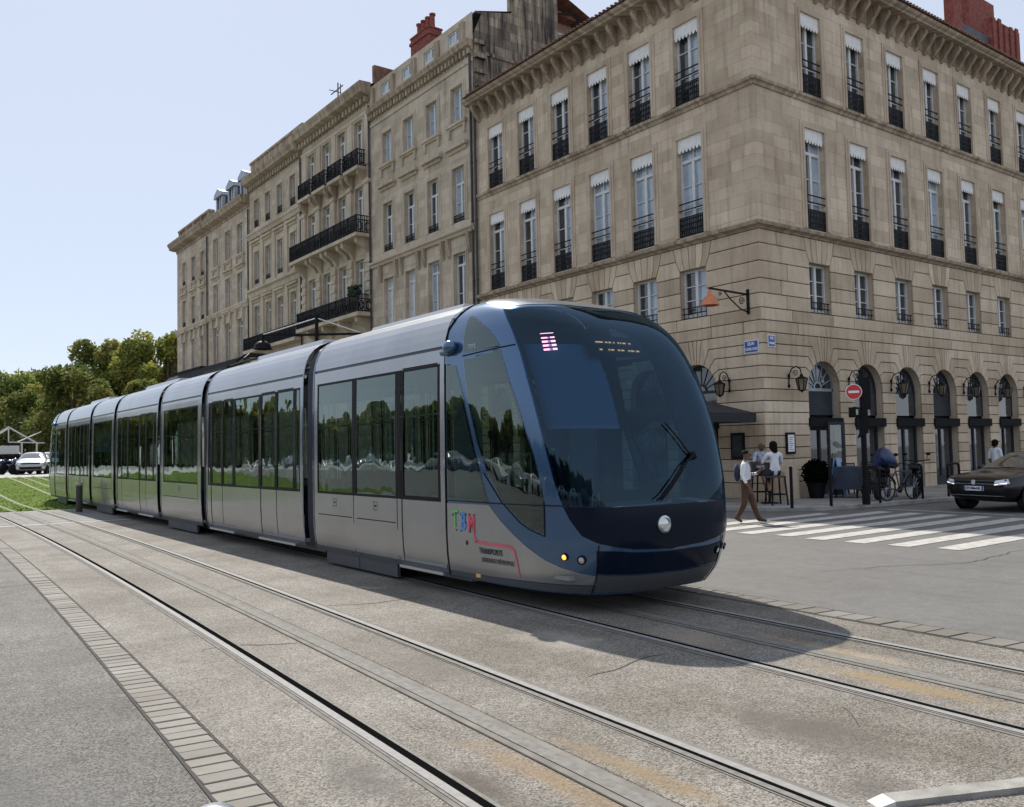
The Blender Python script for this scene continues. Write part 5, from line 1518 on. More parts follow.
def make_car(label, loc, rz, paint, group, detail=False):
    t = thing('parked_car' if not detail else 'hatchback_car', label, 'car', loc, rz, group)
    me = cached('carbody', lambda: car_loft(HATCH)).copy(); me.materials.append(paint)
    body_ = link('body', me, t)
    tr = BVHTree.FromPolygons([v.co for v in me.vertices], [p.vertices for p in me.polygons])
    def glaz(nm, poly, ax, sd, off=.004, m=M_carglass, par=None):
        return project(tr, poly, ax, sd, off).build(nm, m, par or t, smooth=60, weld=True)
    glaz('windscreen', [(-.92,-.70),(-.92,.70),(-.12,.56),(-.12,-.56)], 'z', 1)
    for s in (-1, 1):
        glaz('side_window', [(-.55,1.02),(.0,1.36),(.32,1.385),(.32,1.0)], 'y', s); glaz('side_window', [(.38,1.0),(.38,1.385),(.95,1.37),(1.35,1.28),(1.45,1.03)], 'y', s)
    glaz('rear_window', [(-.52,1.06),(-.47,1.3),(.47,1.3),(.52,1.06)], 'x', 1)
    for s in (-1, 1):
        glaz('headlight', [(s*.52,.66),(s*.56,.76),(s*.80,.80),(s*.83,.70),(s*.66,.645)], 'x', -1, .006, M_hl)
        glaz('tail_light', [(s*.45,.82),(s*.45,.95),(s*.78,.95),(s*.80,.82)], 'x', 1, .006, mat('tail_lamp', (.35,.02,.02), .2))
        for x in (-1.30, 1.28):
            b = MB(); Mx = Matrix.Rotation(PI/2, 3, 'X'); b.lathe([(.375,0),(.375,.02),(.001,.02)], (x, s*.895, .33), 24, Mx) if s < 0 else b.lathe([(.375,0),(.375,-.02),(.001,-.02)], (x, s*.895, .33), 24, Mx)
            b.build('wheel_arch', M_blk, t)
            w_ = link('wheel', wheel_me(), t, (x, s*.80, .32), 0 if s < 0 else PI); r = link('rim', rim_me(), w_)
        b = MB(); b.ellipsoid((-.52, s*1.0, 1.02), .09,.10,.07, 10, 6); b.bar((-.5,s*.86,.98),(-.5,s*.96,1.0),.04); b.build('door_mirror', paint, t, smooth=60)
    glaz('grille', [(-.54,.66),(.54,.66),(.52,.74),(-.52,.74)], 'x', -1, .005, M_blk); glaz('air_intake', [(-.60,.36),(.60,.36),(.66,.50),(-.66,.50)], 'x', -1, .005, M_blk)
    if detail:
        ch = mat('chrome_trim', (.6,.61,.62), .2, metal=.95)
        glaz('grille_bar', [(-.80,.672),(.80,.672),(.80,.686),(-.80,.686)], 'x', -1, .010, ch)
        glaz('intake_trim', [(-.74,.395),(.74,.395),(.74,.408),(-.74,.408)], 'x', -1, .010, ch)
        for s in (-1, 1): glaz('running_light', [(s*.54,.655),(s*.80,.70),(s*.80,.715),(s*.54,.672)], 'x', -1, .010, M_drl)
        x = tr.ray_cast(Vector((-9,0,.71)), Vector((1,0,0)))[0].x-.012
        b = MB(); Mx = Matrix.Rotation(-PI/2, 3, 'Y'); b.mi = 0; b.lathe([(.062,0),(.062,.008),(.052,.010),(.052,.004),(.001,.004)], (x,0,.71), 24, Mx)
        b.mi = 1
        for p, q in (((-.030,.045),(0,.006)),((.030,.045),(0,.006)),((-.046,.020),(-.02,-.040)),((-.02,-.040),(0,.0)),((0,.0),(.02,-.040)),((.02,-.040),(.046,.020))):
            b.bar((x-.008,p[0],.71+p[1]),(x-.008,q[0],.71+q[1]),.011)
        b.build('emblem', [ch, mat('emblem_white', (.75,.77,.8), .3)], t)
        b = MB(); b.mi = 0; b.box(x-.012,-.26,.515,x+.02,.26,.625); b.mi = 1; b.box(x-.0125,.215,.517,x-.0121,.259,.623); b.box(x-.0125,-.259,.517,x-.0121,-.215,.623)
        pl = b.build('number_plate', [mat('plate_white', (.72,.73,.75), .4), M_blue], t)
        text_obj('EY-966-HL', .085, M_blk, pl, (x-.014,0,.57), (PI/2,0,-PI/2), bold=.003)
    return t
P_blk = mat('black_car_paint', (.005,.0045,.007), .15, coat=.4, spec=.3)
P_sil = mat('silver_car_paint', (.42,.44,.46), .25, metal=.7, coat=.6); P_wht = mat('white_car_paint', (.62,.62,.60), .3, coat=.6); P_bl = mat('blue_car_paint', (.03,.05,.10), .25, coat=.8)
make_car('black hatchback car with chrome grille line waiting in the shade at the side street crossing', (23.55, 9.98, 0), rad(0-12), P_blk, None, True)
gx, gy = at_px(33, 66)
make_car('silver hatchback car on the street behind the lawn', (gx, gy, .70), rad(78), P_sil, 'cars behind the lawn')
gx, gy = at_px(52, 67.5)
make_car('white car half hidden by the rear end of the tram', (gx, gy, .70), rad(80), P_wht, 'cars behind the lawn')
mirr = make_car('white parked car mirrored in the tram windows', (-21, 9, 0), PI/2, P_wht, 'parked cars mirrored in the tram')
mb2 = make_car('blue parked car mirrored in the tram windows', (-21, 21, 0), PI/2, P_bl, 'parked cars mirrored in the tram')
for i, (y, k) in enumerate(((3.2,1),(15,0),(27,0),(33.2,1),(39.5,0),(46,1),(-3,0),(52,1),(58,0),(65,1),(72,0),(80,1),(90,0))):
    dup(mirr if k == 0 else mb2, (-21+random.uniform(-.3,.3), y, 0), PI/2, ('white' if k == 0 else 'blue')+' parked car mirrored in the tram windows')

# ---------------------------------------------------------------- left background: pavilion, motorbikes
px0, py0 = at_px(8, 84)
t_sc = .74
t = thing('pavilion', 'small white pavilion with open triangular roof trusses and a dark railing beyond the lawn', 'pavilion', (px0, py0, .68), -YAW+rad(28))
M_wt = mat('white_steel', (.66,.66,.64), .6)
t.scale = (t_sc,)*3
b = MB()
for y in (0, 2.6):
    b.bar((-2.9,y,3.1),(-.0,y,5.0),.16); b.bar((0,y,5.0),(2.9,y,3.1),.16)
b.bar((0,0,5.0),(0,2.6,5.0),.14); b.bar((2.9,0,3.1),(2.9,2.6,3.1),.14); b.bar((0,0,5.0),(0,0,3.3),.12); b.bar((0,0,3.3),(3.6,0,3.15),.12); b.bar((.9,0,3.3),(3.2,2.6,4.5),.10)
b.build('roof_truss', M_wt, t)
for x in (1.3, 2.8): 
    b = MB(); b.box(x-.09,-.09,0,x+.09,.09,3.2); b.build('post', M_wt, t)
b = MB(); b.box(-3.2,.4,1.9,1.0,2.6,2.9); b.build('counter', M_wt, t)
b = MB(); Mx = Matrix.Rotation(PI/2, 3, 'X'); b.lathe([(.34,0),(.34,.05),(.001,.05)], (-1.3,.36,2.25), 16, Mx); b.build('round_opening', M_blk, t)
b = MB(); b.box(-4.2,.2,1.15,3.3,.3,1.95); b.build('railing', M_fascia, t)
b = MB(); b.box(-4.4,.35,0,3.4,3.2,1.15); b.build('base_wall', mat('grey_base', (.24,.235,.225), .9, var=.3, vscale=1), t)
def motorbike(label, loc, rz, col, group, detail=True):
    t = thing('motorcycle', label, 'motorcycle', loc, rz, group)
    for x in (-.68, .68):
        b = MB(); Mx = Matrix.Rotation(PI/2, 3, 'X'); b.lathe([(.22,-.05),(.29,-.055),(.315,0),(.29,.055),(.22,.05)], n=20, M=Mx)
        w_ = b.build('wheel', M_tyre, t, (x,0,.315), smooth=40)
        b = MB(); b.lathe([(.225,-.03),(.225,.03),(.06,.02),(.06,-.02)], n=16, M=Mx)
        b.build('rim', M_blk, w_)
    b = MB(); b.tube([(-.68,0,.32),(-.45,0,.75),(-.38,0,1.0)], .035, 6); b.tube([(.68,0,.32),(.2,0,.42),(-.1,0,.45)], .04, 6)
    b.ellipsoid((.05,0,.47), .30,.17,.22, 12, 8); b.tube([(-.42,0,.92),(-.1,0,.78),(.45,0,.72)], .05, 6); b.build('frame', M_blk, t, smooth=60)
    b = MB(); b.ellipsoid((-.14,0,.84), .28,.15,.15, 12, 8); b.ellipsoid((-.58,0,.78), .18,.12,.22, 10, 7); b.build('fairing', col, t, smooth=60)
    b = MB(); b.prism([(.05,.78),(.85,.86),(.82,.95),(.45,.88),(.1,.88)], -.13, .13); b.build('saddle', M_tyre, t)
    b = MB(); b.tube([(-.36,-.36,1.06),(-.40,-.2,1.04),(-.42,0,1.02),(-.40,.2,1.04),(-.36,.36,1.06)], .018, 6)
    for s in (-1,1): b.tube([(-.40,s*.25,1.04),(-.44,s*.3,1.2)], .01, 5); b.ellipsoid((-.44,s*.31,1.23), .02,.07,.045, 8, 5)
    b.build('handlebar', M_blk, t, smooth=60)
    b = MB(); b.ellipsoid((-.72,0,.90), .07,.09,.09, 10, 7); b.build('headlight', M_hl, t, smooth=60)
    return t
mlab = ['dark motorcycle parked at the left edge behind the lawn','second dark motorcycle from the left edge behind the lawn','dark motorcycle parked next to the silver car']
x, y = at_px(3, 66); m0 = motorbike(mlab[0], (x, y, .70), rad(20), P_bl, 'motorcycles behind the lawn')
for i, px in enumerate((12, 21)):
    x, y = at_px(px, 66.5); dup(m0, (x, y, .70), rad(25+10*i), mlab[i+1])

# ---------------------------------------------------------------- street lamps and lanterns
M_copper = mat('copper_lamp', (.55,.19,.09), .4, metal=.4, var=.15, vscale=6)
def bell(b, c, r, h):
    b.lathe([(.02,h),(.05,h*.97),(.055,h*.66),(.09,h*.60),(.14,h*.57),(.62*r,h*.50),(.85*r,h*.36),(.93*r,h*.18),(.94*r,.06),(1.04*r,.035),(1.05*r,0),(.9*r,.01),(.7*r,.1)], c, 20)
t = thing('bracket_lamp', 'copper-coloured bell lamp on a black scrolled bracket at the building corner', 'street lamp', (X0-.06, 16.50, 5.62))
b = MB(); b.box(-.03,-.04,-.02,.03,.04,.72); b.bar((0,0,.56),(-1.72,0,.60),.05); b.bar((0,0,.02),(-.0,0,.1),.04)
b.tube([(-.02,0,.03),(-.35,0,.10),(-.8,0,.36),(-1.05,0,.56)], .02, 6)
b.tube([(-.30+.13*math.cos(a)*(1-a/12),0,.34+.13*math.sin(a)*(1-a/12)) for a in [k*.5 for k in range(22)]], .014, 5)
b.tube([(-1.25+.07*math.cos(a)*(1-a/10),0,.47+.07*math.sin(a)*(1-a/10)) for a in [k*.6 for k in range(14)]], .012, 5)
b.build('bracket', M_iron, t, smooth=50)
b = MB(); bell(b, (-1.70,0,.10), .25, .46); b.build('lamp_shade', M_copper, t, smooth=50)
# lamp post behind the tram
t = thing('street_lamp', 'black lamp post with cross arm and hanging bell lamp rising behind the tram roof', 'street lamp', (12.0, 27.3, 0), rad(-36.35))
b = MB(); b.tube([(0,0,0),(0,0,6.35)], [.09,.06], 10); b.build('pole', M_iron, t, smooth=50)
b = MB(); b.bar((-1.85,0,5.72),(1.5,0,5.72),.07); b.build('cross_arm', M_iron, t)
b = MB(); b.tube([(0,0,6.28),(-1.8,0,5.76)], .02, 5); b.tube([(0,0,6.28),(1.45,0,5.76)], .02, 5); b.build('tie_rods', M_wt, t)
b = MB(); bell(b, (-1.82,0,5.26), .30, .46); b.build('lamp_shade', M_iron, t, smooth=50)
# wall lanterns
M_lg = mat('lantern_glass', (.14,.105,.075), .15, coat=.6)
def lantern(label, loc, rz):
    t = thing('wall_lantern', label, 'lantern', loc, rz, 'black lanterns on scrolled wall brackets')
    b = MB(); b.tube([(0,-.02,.25),(0,-.06,.62),(0,-.16,.80),(0,-.34,.86),(0,-.50,.76),(0,-.54,.60)], .022, 6)
    b.tube([(0,-.30+.10*math.cos(a)*(1-a/11),.62+.12*math.sin(a)*(1-a/11)) for a in [k*.5 for k in range(18)]], .014, 5)
    b.ellipsoid((0,-.03,.20), .045,.05,.07, 8, 6); b.ellipsoid((0,-.04,.55), .05,.05,.06, 8, 6); b.tube([(0,-.03,.2),(0,-.03,.62)], .02, 6); b.build('bracket', M_iron, t, smooth=50)
    b = MB(); b.lathe([(.02,.60),(.05,.56),(.07,.50),(.20,.44),(.215,.41),(.02,.40)], (0,-.54,0), 6); b.lathe([(.001,-.08),(.03,-.03),(.09,.0),(.12,.03)], (0,-.54,0), 6)
    for i in range(6):
        a = 2*PI*i/6; b.bar((math.cos(a)*.115,-.54+math.sin(a)*.115,.03),(math.cos(a)*.195,-.54+math.sin(a)*.195,.41),.022)
    b.build('lantern_frame', M_iron, t); b = MB(); b.lathe([(.105,.03),(.185,.41)], (0,-.54,0), 6); b.build('lantern_glass', M_lg, t)
    return t
l0 = lantern('black wall lantern on the corner house front just left of the corner', (X0-.045, 17.30, 3.20), RIGHT)
spots = [(22.12,'black wall lantern between the corner and the first arch'),(25.24,'black wall lantern behind the no entry sign'),(27.72,'black wall lantern between the second and third arch'),
         (30.18,'black wall lantern between the third and fourth arch'),(32.64,'black wall lantern between the fourth and fifth arch'),(35.1,'black wall lantern between the fifth and sixth arch'),(37.55,'black wall lantern at the right edge past the sixth arch')]
l0.scale = (.86,)*3
for x, lab in spots: dup(l0, (x, Y0-.045, 3.28), 0, lab)

# ---------------------------------------------------------------- signs and posts on the pavement
PV = .122
t = thing('traffic_pole', 'dark pole with a round red no entry sign and a pedestrian signal box', 'traffic sign', (20.72, 12.80, PV), rad(-56))
b = MB(); b.tube([(0,0,0),(0,0,3.5)], .07, 12); b.tube([(0,0,0),(0,0,.5)], .10, 12); b.build('pole', M_iron, t, smooth=50)
b = MB(); b.box(-.10,-.09,1.85,.12,.10,2.45); b.prism([(-.16,1.70),(.12,1.85),(-.10,1.85)], -.09, .10); b.box(.0,-.07,2.45,.20,.09,3.3); b.build('signal_cabinet', M_blk, t)
Mx = Matrix.Rotation(PI/2, 3, 'X')
M_red = mat('sign_red', (.55,.025,.025), .4); M_sw = mat('sign_white', (.78,.77,.76), .4)
b = MB(); b.mi = 0; b.lathe([(.185,.0),(.185,.015),(.001,.015)], (-.20,-.13,2.92), 32, Mx)
b.mi = 1; b.lathe([(.202,-.012),(.202,.013),(.186,.016),(.186,.0)], (-.20,-.13,2.92), 32, Mx); b.box(-.33,-.152,2.89,-.07,-.1455,2.95)
b.build('no_entry_disc', [M_red, M_sw], t)
b = MB(); b.box(-.34,-.16,2.26,-.08,.06,2.52); b.lathe([(.13,-.05),(.13,.20),(.115,.20)], (-.21,-.10,2.40), 14, Mx); bx = b.build('signal_box', M_blk, t)
b = MB(); b.box(-.17,-.318,2.32,-.12,-.30,2.46); b.build('signal_lens', mat('signal_grey', (.35,.42,.30), .4), bx)
def post(label, x, y, h=.98, group='black steel bollards along the kerb'):
    t = thing('street_bollard', label, 'bollard', (x, y, PV), 0, group)
    b = MB(); b.tube([(0,0,0),(0,0,h)], .04, 10); b.build('post', M_iron, t, smooth=50)
    b = MB(); b.lathe([(.045,h),(.048,h+.03),(.03,h+.06),(.001,h+.065)], n=12); b.build('cap', M_iron, t, smooth=50); return t
p0 = post('black steel bollard in front of the stone buttress', 18.62, 13.42+.12)
dup(p0, (19.78, 13.2, PV), 0, 'black steel bollard just left of the traffic sign pole')
def hoop(label, x, y, rz, w=.75):
    t = thing('hoop_barrier', label, 'barrier', (x, y, PV), rz, 'black hoop barriers by the bicycle')
    b = MB(); b.tube([(0,0,0),(0,0,.82),(.02,0,.9),(.09,0,.94),(w-.09,0,.94),(w-.02,0,.9),(w,0,.82),(w,0,0)], .035, 8); b.build('hoop', M_iron, t, smooth=50)
    b = MB(); b.tube([(0,0,.5),(w,0,.5)], .02, 6); b.build('crossbar', M_iron, t); return t
h0 = hoop('black hoop barrier left of the parked bicycle', 21.45, 12.85, rad(60), .6)
dup(h0, (23.45, 12.78, PV), rad(50), 'black hoop barrier right of the parked bicycle')
dup(h0, (24.75, 12.72, PV), rad(-2), 'black hoop barrier behind the nose of the black car')
# bicycle with a blue covered bag, scooter behind it
def bicycle(label, loc, rz):
    t = thing('bicycle', label, 'bicycle', loc, rz)
    Mx = Matrix.Rotation(PI/2, 3, 'X')
    for x in (-.53, .53):
        b = MB(); n = 28
        b.tube([(.325*math.cos(2*PI*i/n),0,.325*math.sin(2*PI*i/n)) for i in range(n+1)], .022, 7, False); w_ = b.build('wheel', M_tyre, t, (x,0,.345), smooth=60)
        b = MB()
        for i in range(14):
            a = 2*PI*i/14; b.tube([(.02*math.cos(a+1),0,.02*math.sin(a+1)),(.31*math.cos(a),0,.31*math.sin(a))], .003, 4, False)
        b.tube([(0,-.05,0),(0,.05,0)], .02, 8); b.build('spokes', M_steel, w_)
        b = MB(); b.tube([(x+.36*math.cos(a),0,.345+.36*math.sin(a)) for a in [rad(k) for k in range(20,165,12)]], .014, 5, sx=2.0); b.build('mudguard', M_blk, t)
    b = MB(); bb = (.02,0,.29); hd = (-.40,0,.78); st = (.16,0,.80)
    for p, q in ((bb,hd),(bb,st),(hd,st),(bb,(.53,0,.345)),(st,(.53,0,.345)),(hd,(-.53,0,.345)),(hd,(-.36,0,.95))): b.tube([p,q], .018, 7)
    b.tube([(.16,0,.75),(.19,0,.93)], .014, 6); b.build('frame', mat('bicycle_frame', (.05,.045,.05), .4), t, smooth=60)
    b = MB(); b.prism([(.05,.95),(.05,.98),(.34,1.0),(.36,.95),(.2,.925)], -.06,.06); b.build('saddle', M_tyre, t)
    b = MB(); b.tube([(-.30,-.28,1.0),(-.36,-.2,1.0),(-.38,0,.97),(-.36,.2,1.0),(-.30,.28,1.0)], .013, 6); b.build('handlebar', M_blk, t, smooth=60)
    b = MB(); b.lathe([(.09,-.012),(.09,.012)], bb, 16, Mx); b.tube([(.02,-.10,.29),(.02,-.10,.12)], .012, 5); b.tube([(.02,.10,.29),(.02,.10,.46)], .012, 5); b.box(-.03,-.19,.10,.07,-.09,.125); b.box(-.03,.09,.45,.07,.19,.475); b.build('crank', M_blk, t)
    b = MB(); b.box(.32,-.06,.72,.72,.06,.74); b.tube([(.62,-.05,.73),(.55,-.05,.36)], .008, 4); b.tube([(.62,.05,.73),(.55,.05,.36)], .008, 4); b.build('luggage_rack', M_blk, t)
    return t
bicycle('black bicycle leaning between the hoop barriers outside the arcade', (22.62, 12.95, PV), rad(172))
b = MB(); R = random.Random(3)
prof = [(.001,0),(.30,.02),(.42,.10),(.40,.24),(.28,.36),(.20,.46),(.08,.52),(.001,.53)]; b.lathe(prof, n=20)
b.v = [(x*(1+.22*math.sin(3*math.atan2(y,x)+z*8))-.25*z, y*.7*(1+.2*math.sin(4*math.atan2(y,x)+1)), z+.06*math.sin(9*x+7*y)) for x,y,z in b.v]
tag(b.build('covered_bag', mat('blue_tarpaulin', (.02,.045,.16), .5, var=.5, vscale=5, col2=(.008,.012,.03), bump=.3, bscale=12), None, (23.1,13.62,1.0), smooth=60), 'blue tarpaulin bundle heaped on the scooter behind the bicycle', 'bundle')
motorbike('dark scooter parked behind the bicycle under a blue bundle', (23.0, 13.7, PV), rad(200), M_blk, None)
motorbike('black motorcycle with upright handlebar next to the bicycle', (24.1, 13.3, PV), rad(205), P_blk, None)

# ---------------------------------------------------------------- cafe at the corner
M_wood = mat('cafe_wood', (.06,.045,.035), .7, var=.3, vscale=8)
t = thing('parasol', 'large square black cafe parasol at the building corner', 'parasol', (19.12, 17.6, PV), rad(3))
b = MB(); hw = 1.5; z0, z1 = 2.52, 3.05
b.add([(-hw,-hw,z0),(hw,-hw,z0),(hw,hw,z0),(-hw,hw,z0),(-.12,-.12,z1),(.12,-.12,z1),(.12,.12,z1),(-.12,.12,z1)], [(0,1,5,4),(1,2,6,5),(2,3,7,6),(3,0,4,7),(4,5,6,7)])
M_par = mat('black_canvas', (.018,.018,.021), .8)
cn = b.build('canopy', M_par, t)
b = MB(); b.sweep([(-hw,-hw),(hw,-hw),(hw,hw),(-hw,hw),(-hw,-hw)], [(0,z0-.27),(.012,z0-.27),(.012,z0),(0,z0)]); b.build('valance', M_par, cn)
b = MB(); b.tube([(0,0,0),(0,0,z1)], .03, 8); b.build('pole', M_wood, t, smooth=40); b = MB(); b.box(-.4,-.4,0,.4,.4,.07); b.build('base', M_kerb, t)
def bar_table(label, x, y):
    t = thing('bar_table', label, 'table', (x, y, PV), 0)
    b = MB(); b.lathe([(.001,1.05),(.34,1.05),(.34,1.085),(.001,1.09)], n=20); b.build('table_top', M_wood, t); b = MB(); b.tube([(0,0,.03),(0,0,1.05)], .035, 8); b.build('leg', M_iron, t)
    b = MB(); b.lathe([(.001,.0),(.24,.0),(.24,.03),(.001,.05)], n=16); b.build('base', M_iron, t); return t
def stool(label, x, y, rz, group=None):
    t = thing('bar_stool', label, 'stool', (x, y, PV), rz, group)
    b = MB(); b.box(-.2,-.2,.72,.2,.2,.77); b.build('seat', M_wood, t)
    for sx in (-1,1):
        for sy in (-1,1):
            b = MB(); b.bar((sx*.17,sy*.17,.72),(sx*.22,sy*.22,0),.035); b.build('leg', M_iron, t)
    b = MB(); 
    for s in (-1,1): b.bar((-.2,s*.2,.28),(.2,s*.2,.28),.025); b.bar((s*.2,-.2,.28),(s*.2,.2,.28),.025)
    b.build('footrest', M_iron, t)
    b = MB(); b.prism([(.17,.77),(.21,.77),(.30,1.12),(.26,1.12)], -.18, .18, fn=lambda u,v,d: (d,u,v)); b.build('backrest', M_wood, t); return t
def menu(label, loc, rz, w, h, m):
    b = MB(); b.mi = 0; b.box(-w/2,-.05,0,w/2,0,h); o = tag(b.build('menu_case', [M_iron], None, loc, rz), label, 'menu board', 'framed menus on the corner house')
    b = MB(); b.box(-w/2+.06,-.056,.07,w/2-.06,-.0505,h-.07); sh = b.build('menu_sheet', m, o)
    b = MB()
    for i in range(7): b.box(-w/2+.11,-.0585,h-.16-i*.06,w/2-.11-.05*(i%3),-.0565,h-.145-i*.06)
    b.build('print_lines', M_skirt, sh); return o
menu('framed white menu sheet right of the building corner', (22.08, Y0-.05, 1.42), 0, .42, .64, M_sw)
menu('dark framed menu board left of the building corner', (X0-.05, 17.05, 1.30), RIGHT, .50, .78, M_door)
# low stone buttress beside the entrance
b = MB(); b.prism([(-.34,.12),(.34,.12),(.34,.92),(.22,1.10),(-.22,1.10),(-.34,.92)], -.46, -.05)
tag(b.build('stone_buttress', S_rus, None, (21.55, Y0, 0), 0), 'low rounded stone buttress against the wall under the white menu sheet', 'buttress')
b = MB(); R = random.Random(8)
t = thing('potted_shrub', 'dark round potted shrub left of the first arched entrance', 'plant', (22.3, 15.35, PV))
b.lathe([(.20,0),(.27,.42),(.29,.42),(.29,.46),(.2,.44)], n=14); b.build('pot', M_iron, t, smooth=40); b = MB()
for _ in range(900):
    d = Vector((R.gauss(0,1),R.gauss(0,1),R.gauss(0,1))).normalized()*R.uniform(.3,1)**.5; p = Vector((d.x*.40,d.y*.40,.72+d.z*.42)); s = .07
    n1 = Vector((R.gauss(0,1),R.gauss(0,1),R.gauss(0,1))).normalized(); n2 = n1.cross(Vector((R.gauss(0,1),R.gauss(0,1),R.gauss(0,1)))).normalized(); b.add([p-n1*s,p+n2*s*.5,p+n1*s,p-n2*s*.5],[(0,1,2,3)])
b.build('foliage', mat('shrub_leaves', (.003,.005,.003), 1., spec=0.), t)
t = thing('sandwich_board', 'pale blue sandwich board outside the first arched entrance', 'sign', (23.15, 15.2, PV), rad(25))
M_pb = mat('pale_blue_board', (.25,.38,.62), .6, var=.3, vscale=3)
b = MB(); b.prism([(-.25,0),(-.22,0),(.0,1.15),(-.03,1.15)], -.32,.32, fn=lambda u,v,d:(d,u,v)); b.build('front_board', M_pb, t); b = MB(); b.prism([(.25,0),(.22,0),(.012,1.15),(.04,1.15)], -.32,.32, fn=lambda u,v,d:(d,u,v)); b.build('back_board', M_pb, t)
t = thing('glass_screen', 'dark framed glass wind screen beside the first arched entrance', 'screen', (24.0, 15.75, PV), rad(-20))
b = MB(); b.box(-.30,-.03,.0,-.24,.03,2.25); b.box(.20,-.03,.0,.30,.03,2.25); b.box(-.24,-.03,2.15,.20,.03,2.25); b.box(-.24,-.03,.0,.20,.03,.5); b.build('frame', M_door, t); b = MB(); b.box(-.24,-.008,.5,.20,.008,2.15); b.build('pane', glass('clear_pane', (.75,.8,.8)), t)
t = thing('covered_table', 'blue-grey cloth covered table next to the traffic pole', 'table', (23.1, 14.75, PV), rad(15))
b = MB(); b.prism([(-.46,.25),(.46,.25),(.42,.90),(-.42,.90)], -.36,.36); b.build('cloth', mat('blue_grey_cloth', (.035,.05,.075), .8, var=.3, vscale=4), t)
for sx in (-1,1):
    for sy in (-1,1): b = MB(); b.bar((sx*.4,sy*.3,0),(sx*.4,sy*.3,.25),.04); b.build('leg', M_iron, t)
def slat_chair(label, x, y, rz):
    t = thing('slatted_chair', label, 'chair', (x, y, PV), rz, 'dark slatted chairs outside the second arch')
    b = MB()
    for i in range(6): b.box(-.21,-.2+i*.07,.44,.21,-.155+i*.07,.46)
    b.bar((-.2,-.2,.43),(-.2,.2,.43),.02); b.bar((.2,-.2,.43),(.2,.2,.43),.02); b.build('seat', M_wood, t); b = MB()
    for i in range(7): b.box(-.21,.21+i*.012,.52+i*.07,.21,.225+i*.012,.565+i*.07)
    b.bar((-.2,.2,.44),(-.2,.3,1.0),.02); b.bar((.2,.2,.44),(.2,.3,1.0),.02); b.build('backrest', M_wood, t)
    for sx in (-1,1):
        for sy in (-1,1): b = MB(); b.bar((sx*.2,sy*.2,.44),(sx*.21,sy*.23,0),.025); b.build('leg', M_iron, t)
    return t
c0 = slat_chair('dark slatted chair outside the second arch nearest the traffic pole', 23.9, 15.2, rad(100))
dup(c0, (24.9, 15.35, PV), rad(-70), 'dark slatted chair outside the second arch nearest the bicycle')
t = thing('slatted_table', 'dark slatted table between two chairs outside the second arch', 'table', (24.4, 15.3, PV), rad(10))
b = MB()
for i in range(7): b.box(-.3,-.3+i*.087,.71,.3,-.235+i*.087,.73)
b.box(-.28,-.02,.69,.28,.02,.709); b.build('table_top', M_wood, t)
for sx in (-1,1):
    for sy in (-1,1): b = MB(); b.bar((sx*.25,sy*.25,.7),(sx*.25,sy*.25,0),.03); b.build('leg', M_iron, t)
# ---------------------------------------------------------------- people
SK_D = mat('skin_brown', (.13,.065,.04), .55); SK_L = mat('skin_tan', (.38,.21,.14), .55)
CL_W = mat('white_shirt', (.70,.72,.76), .85, var=.08, vscale=6); CL_B = mat('brown_trousers', (.075,.034,.021), .85, var=.25, vscale=7)
CL_N = mat('navy_cloth', (.015,.02,.045), .8); CL_K = mat('dark_cloth', (.02,.02,.022), .85); CL_C = mat('checked_shirt', (.36,.40,.50), .85, var=.5, vscale=14)
SHOE = mat('brown_shoe', (.05,.028,.02), .4); HAIR = mat('black_hair', (.006,.005,.005), .8, spec=.1)
def person(label, loc, rz, J, bones, mats, scale=1.0, group=None):
    """J: joint -> (x,y,z,radius); bones: (a,b,material index); one skinned body mesh"""
    t = thing('person', label, 'person', loc, rz, group); t.scale = (scale,)*3
    names = list(J); me = bpy.data.meshes.new('body')
    me.from_pydata([J[n][:3] for n in names], [(names.index(a), names.index(c)) for a, c, _ in bones], [])
    o = bpy.data.objects.new('body', me); COL.objects.link(o)
    sk = o.modifiers.new('skin', 'SKIN'); sk.use_smooth_shade = True; sk.branch_smoothing = .4
    if not me.skin_vertices: me.skin_vertices.new()
    for n, d in zip(names, me.skin_vertices[0].data):
        r = J[n][3]; d.radius = r if isinstance(r, tuple) else (r, r); d.use_root = n == 'pelvis'
    ss = o.modifiers.new('sub', 'SUBSURF'); ss.levels = 2; ss.render_levels = 2
    ev = bpy.data.meshes.new_from_object(o.evaluated_get(bpy.context.evaluated_depsgraph_get()))
    bpy.data.objects.remove(o)
    ev.materials.clear()
    for m in mats: ev.materials.append(m)
    seg = []
    for a, c, mi in bones:
        ra = J[a][3]; rc = J[c][3]; f = lambda r: sum(r)/2 if isinstance(r, tuple) else r
        seg.append((Vector(J[a][:3]), Vector(J[c][:3]), mi, (f(ra)+f(rc))/2))
    for p in ev.polygons:
        p.use_smooth = True; c = p.center; best = 9
        for A, B, mi, r in seg:
            d = B-A; k = max(0, min(1, (c-A).dot(d)/max(d.length_squared, 1e-9))); dist = (c-A-d*k).length-r*.8
            if dist < best: best = dist; p.material_index = mi
    link('body', ev, t)
    return t
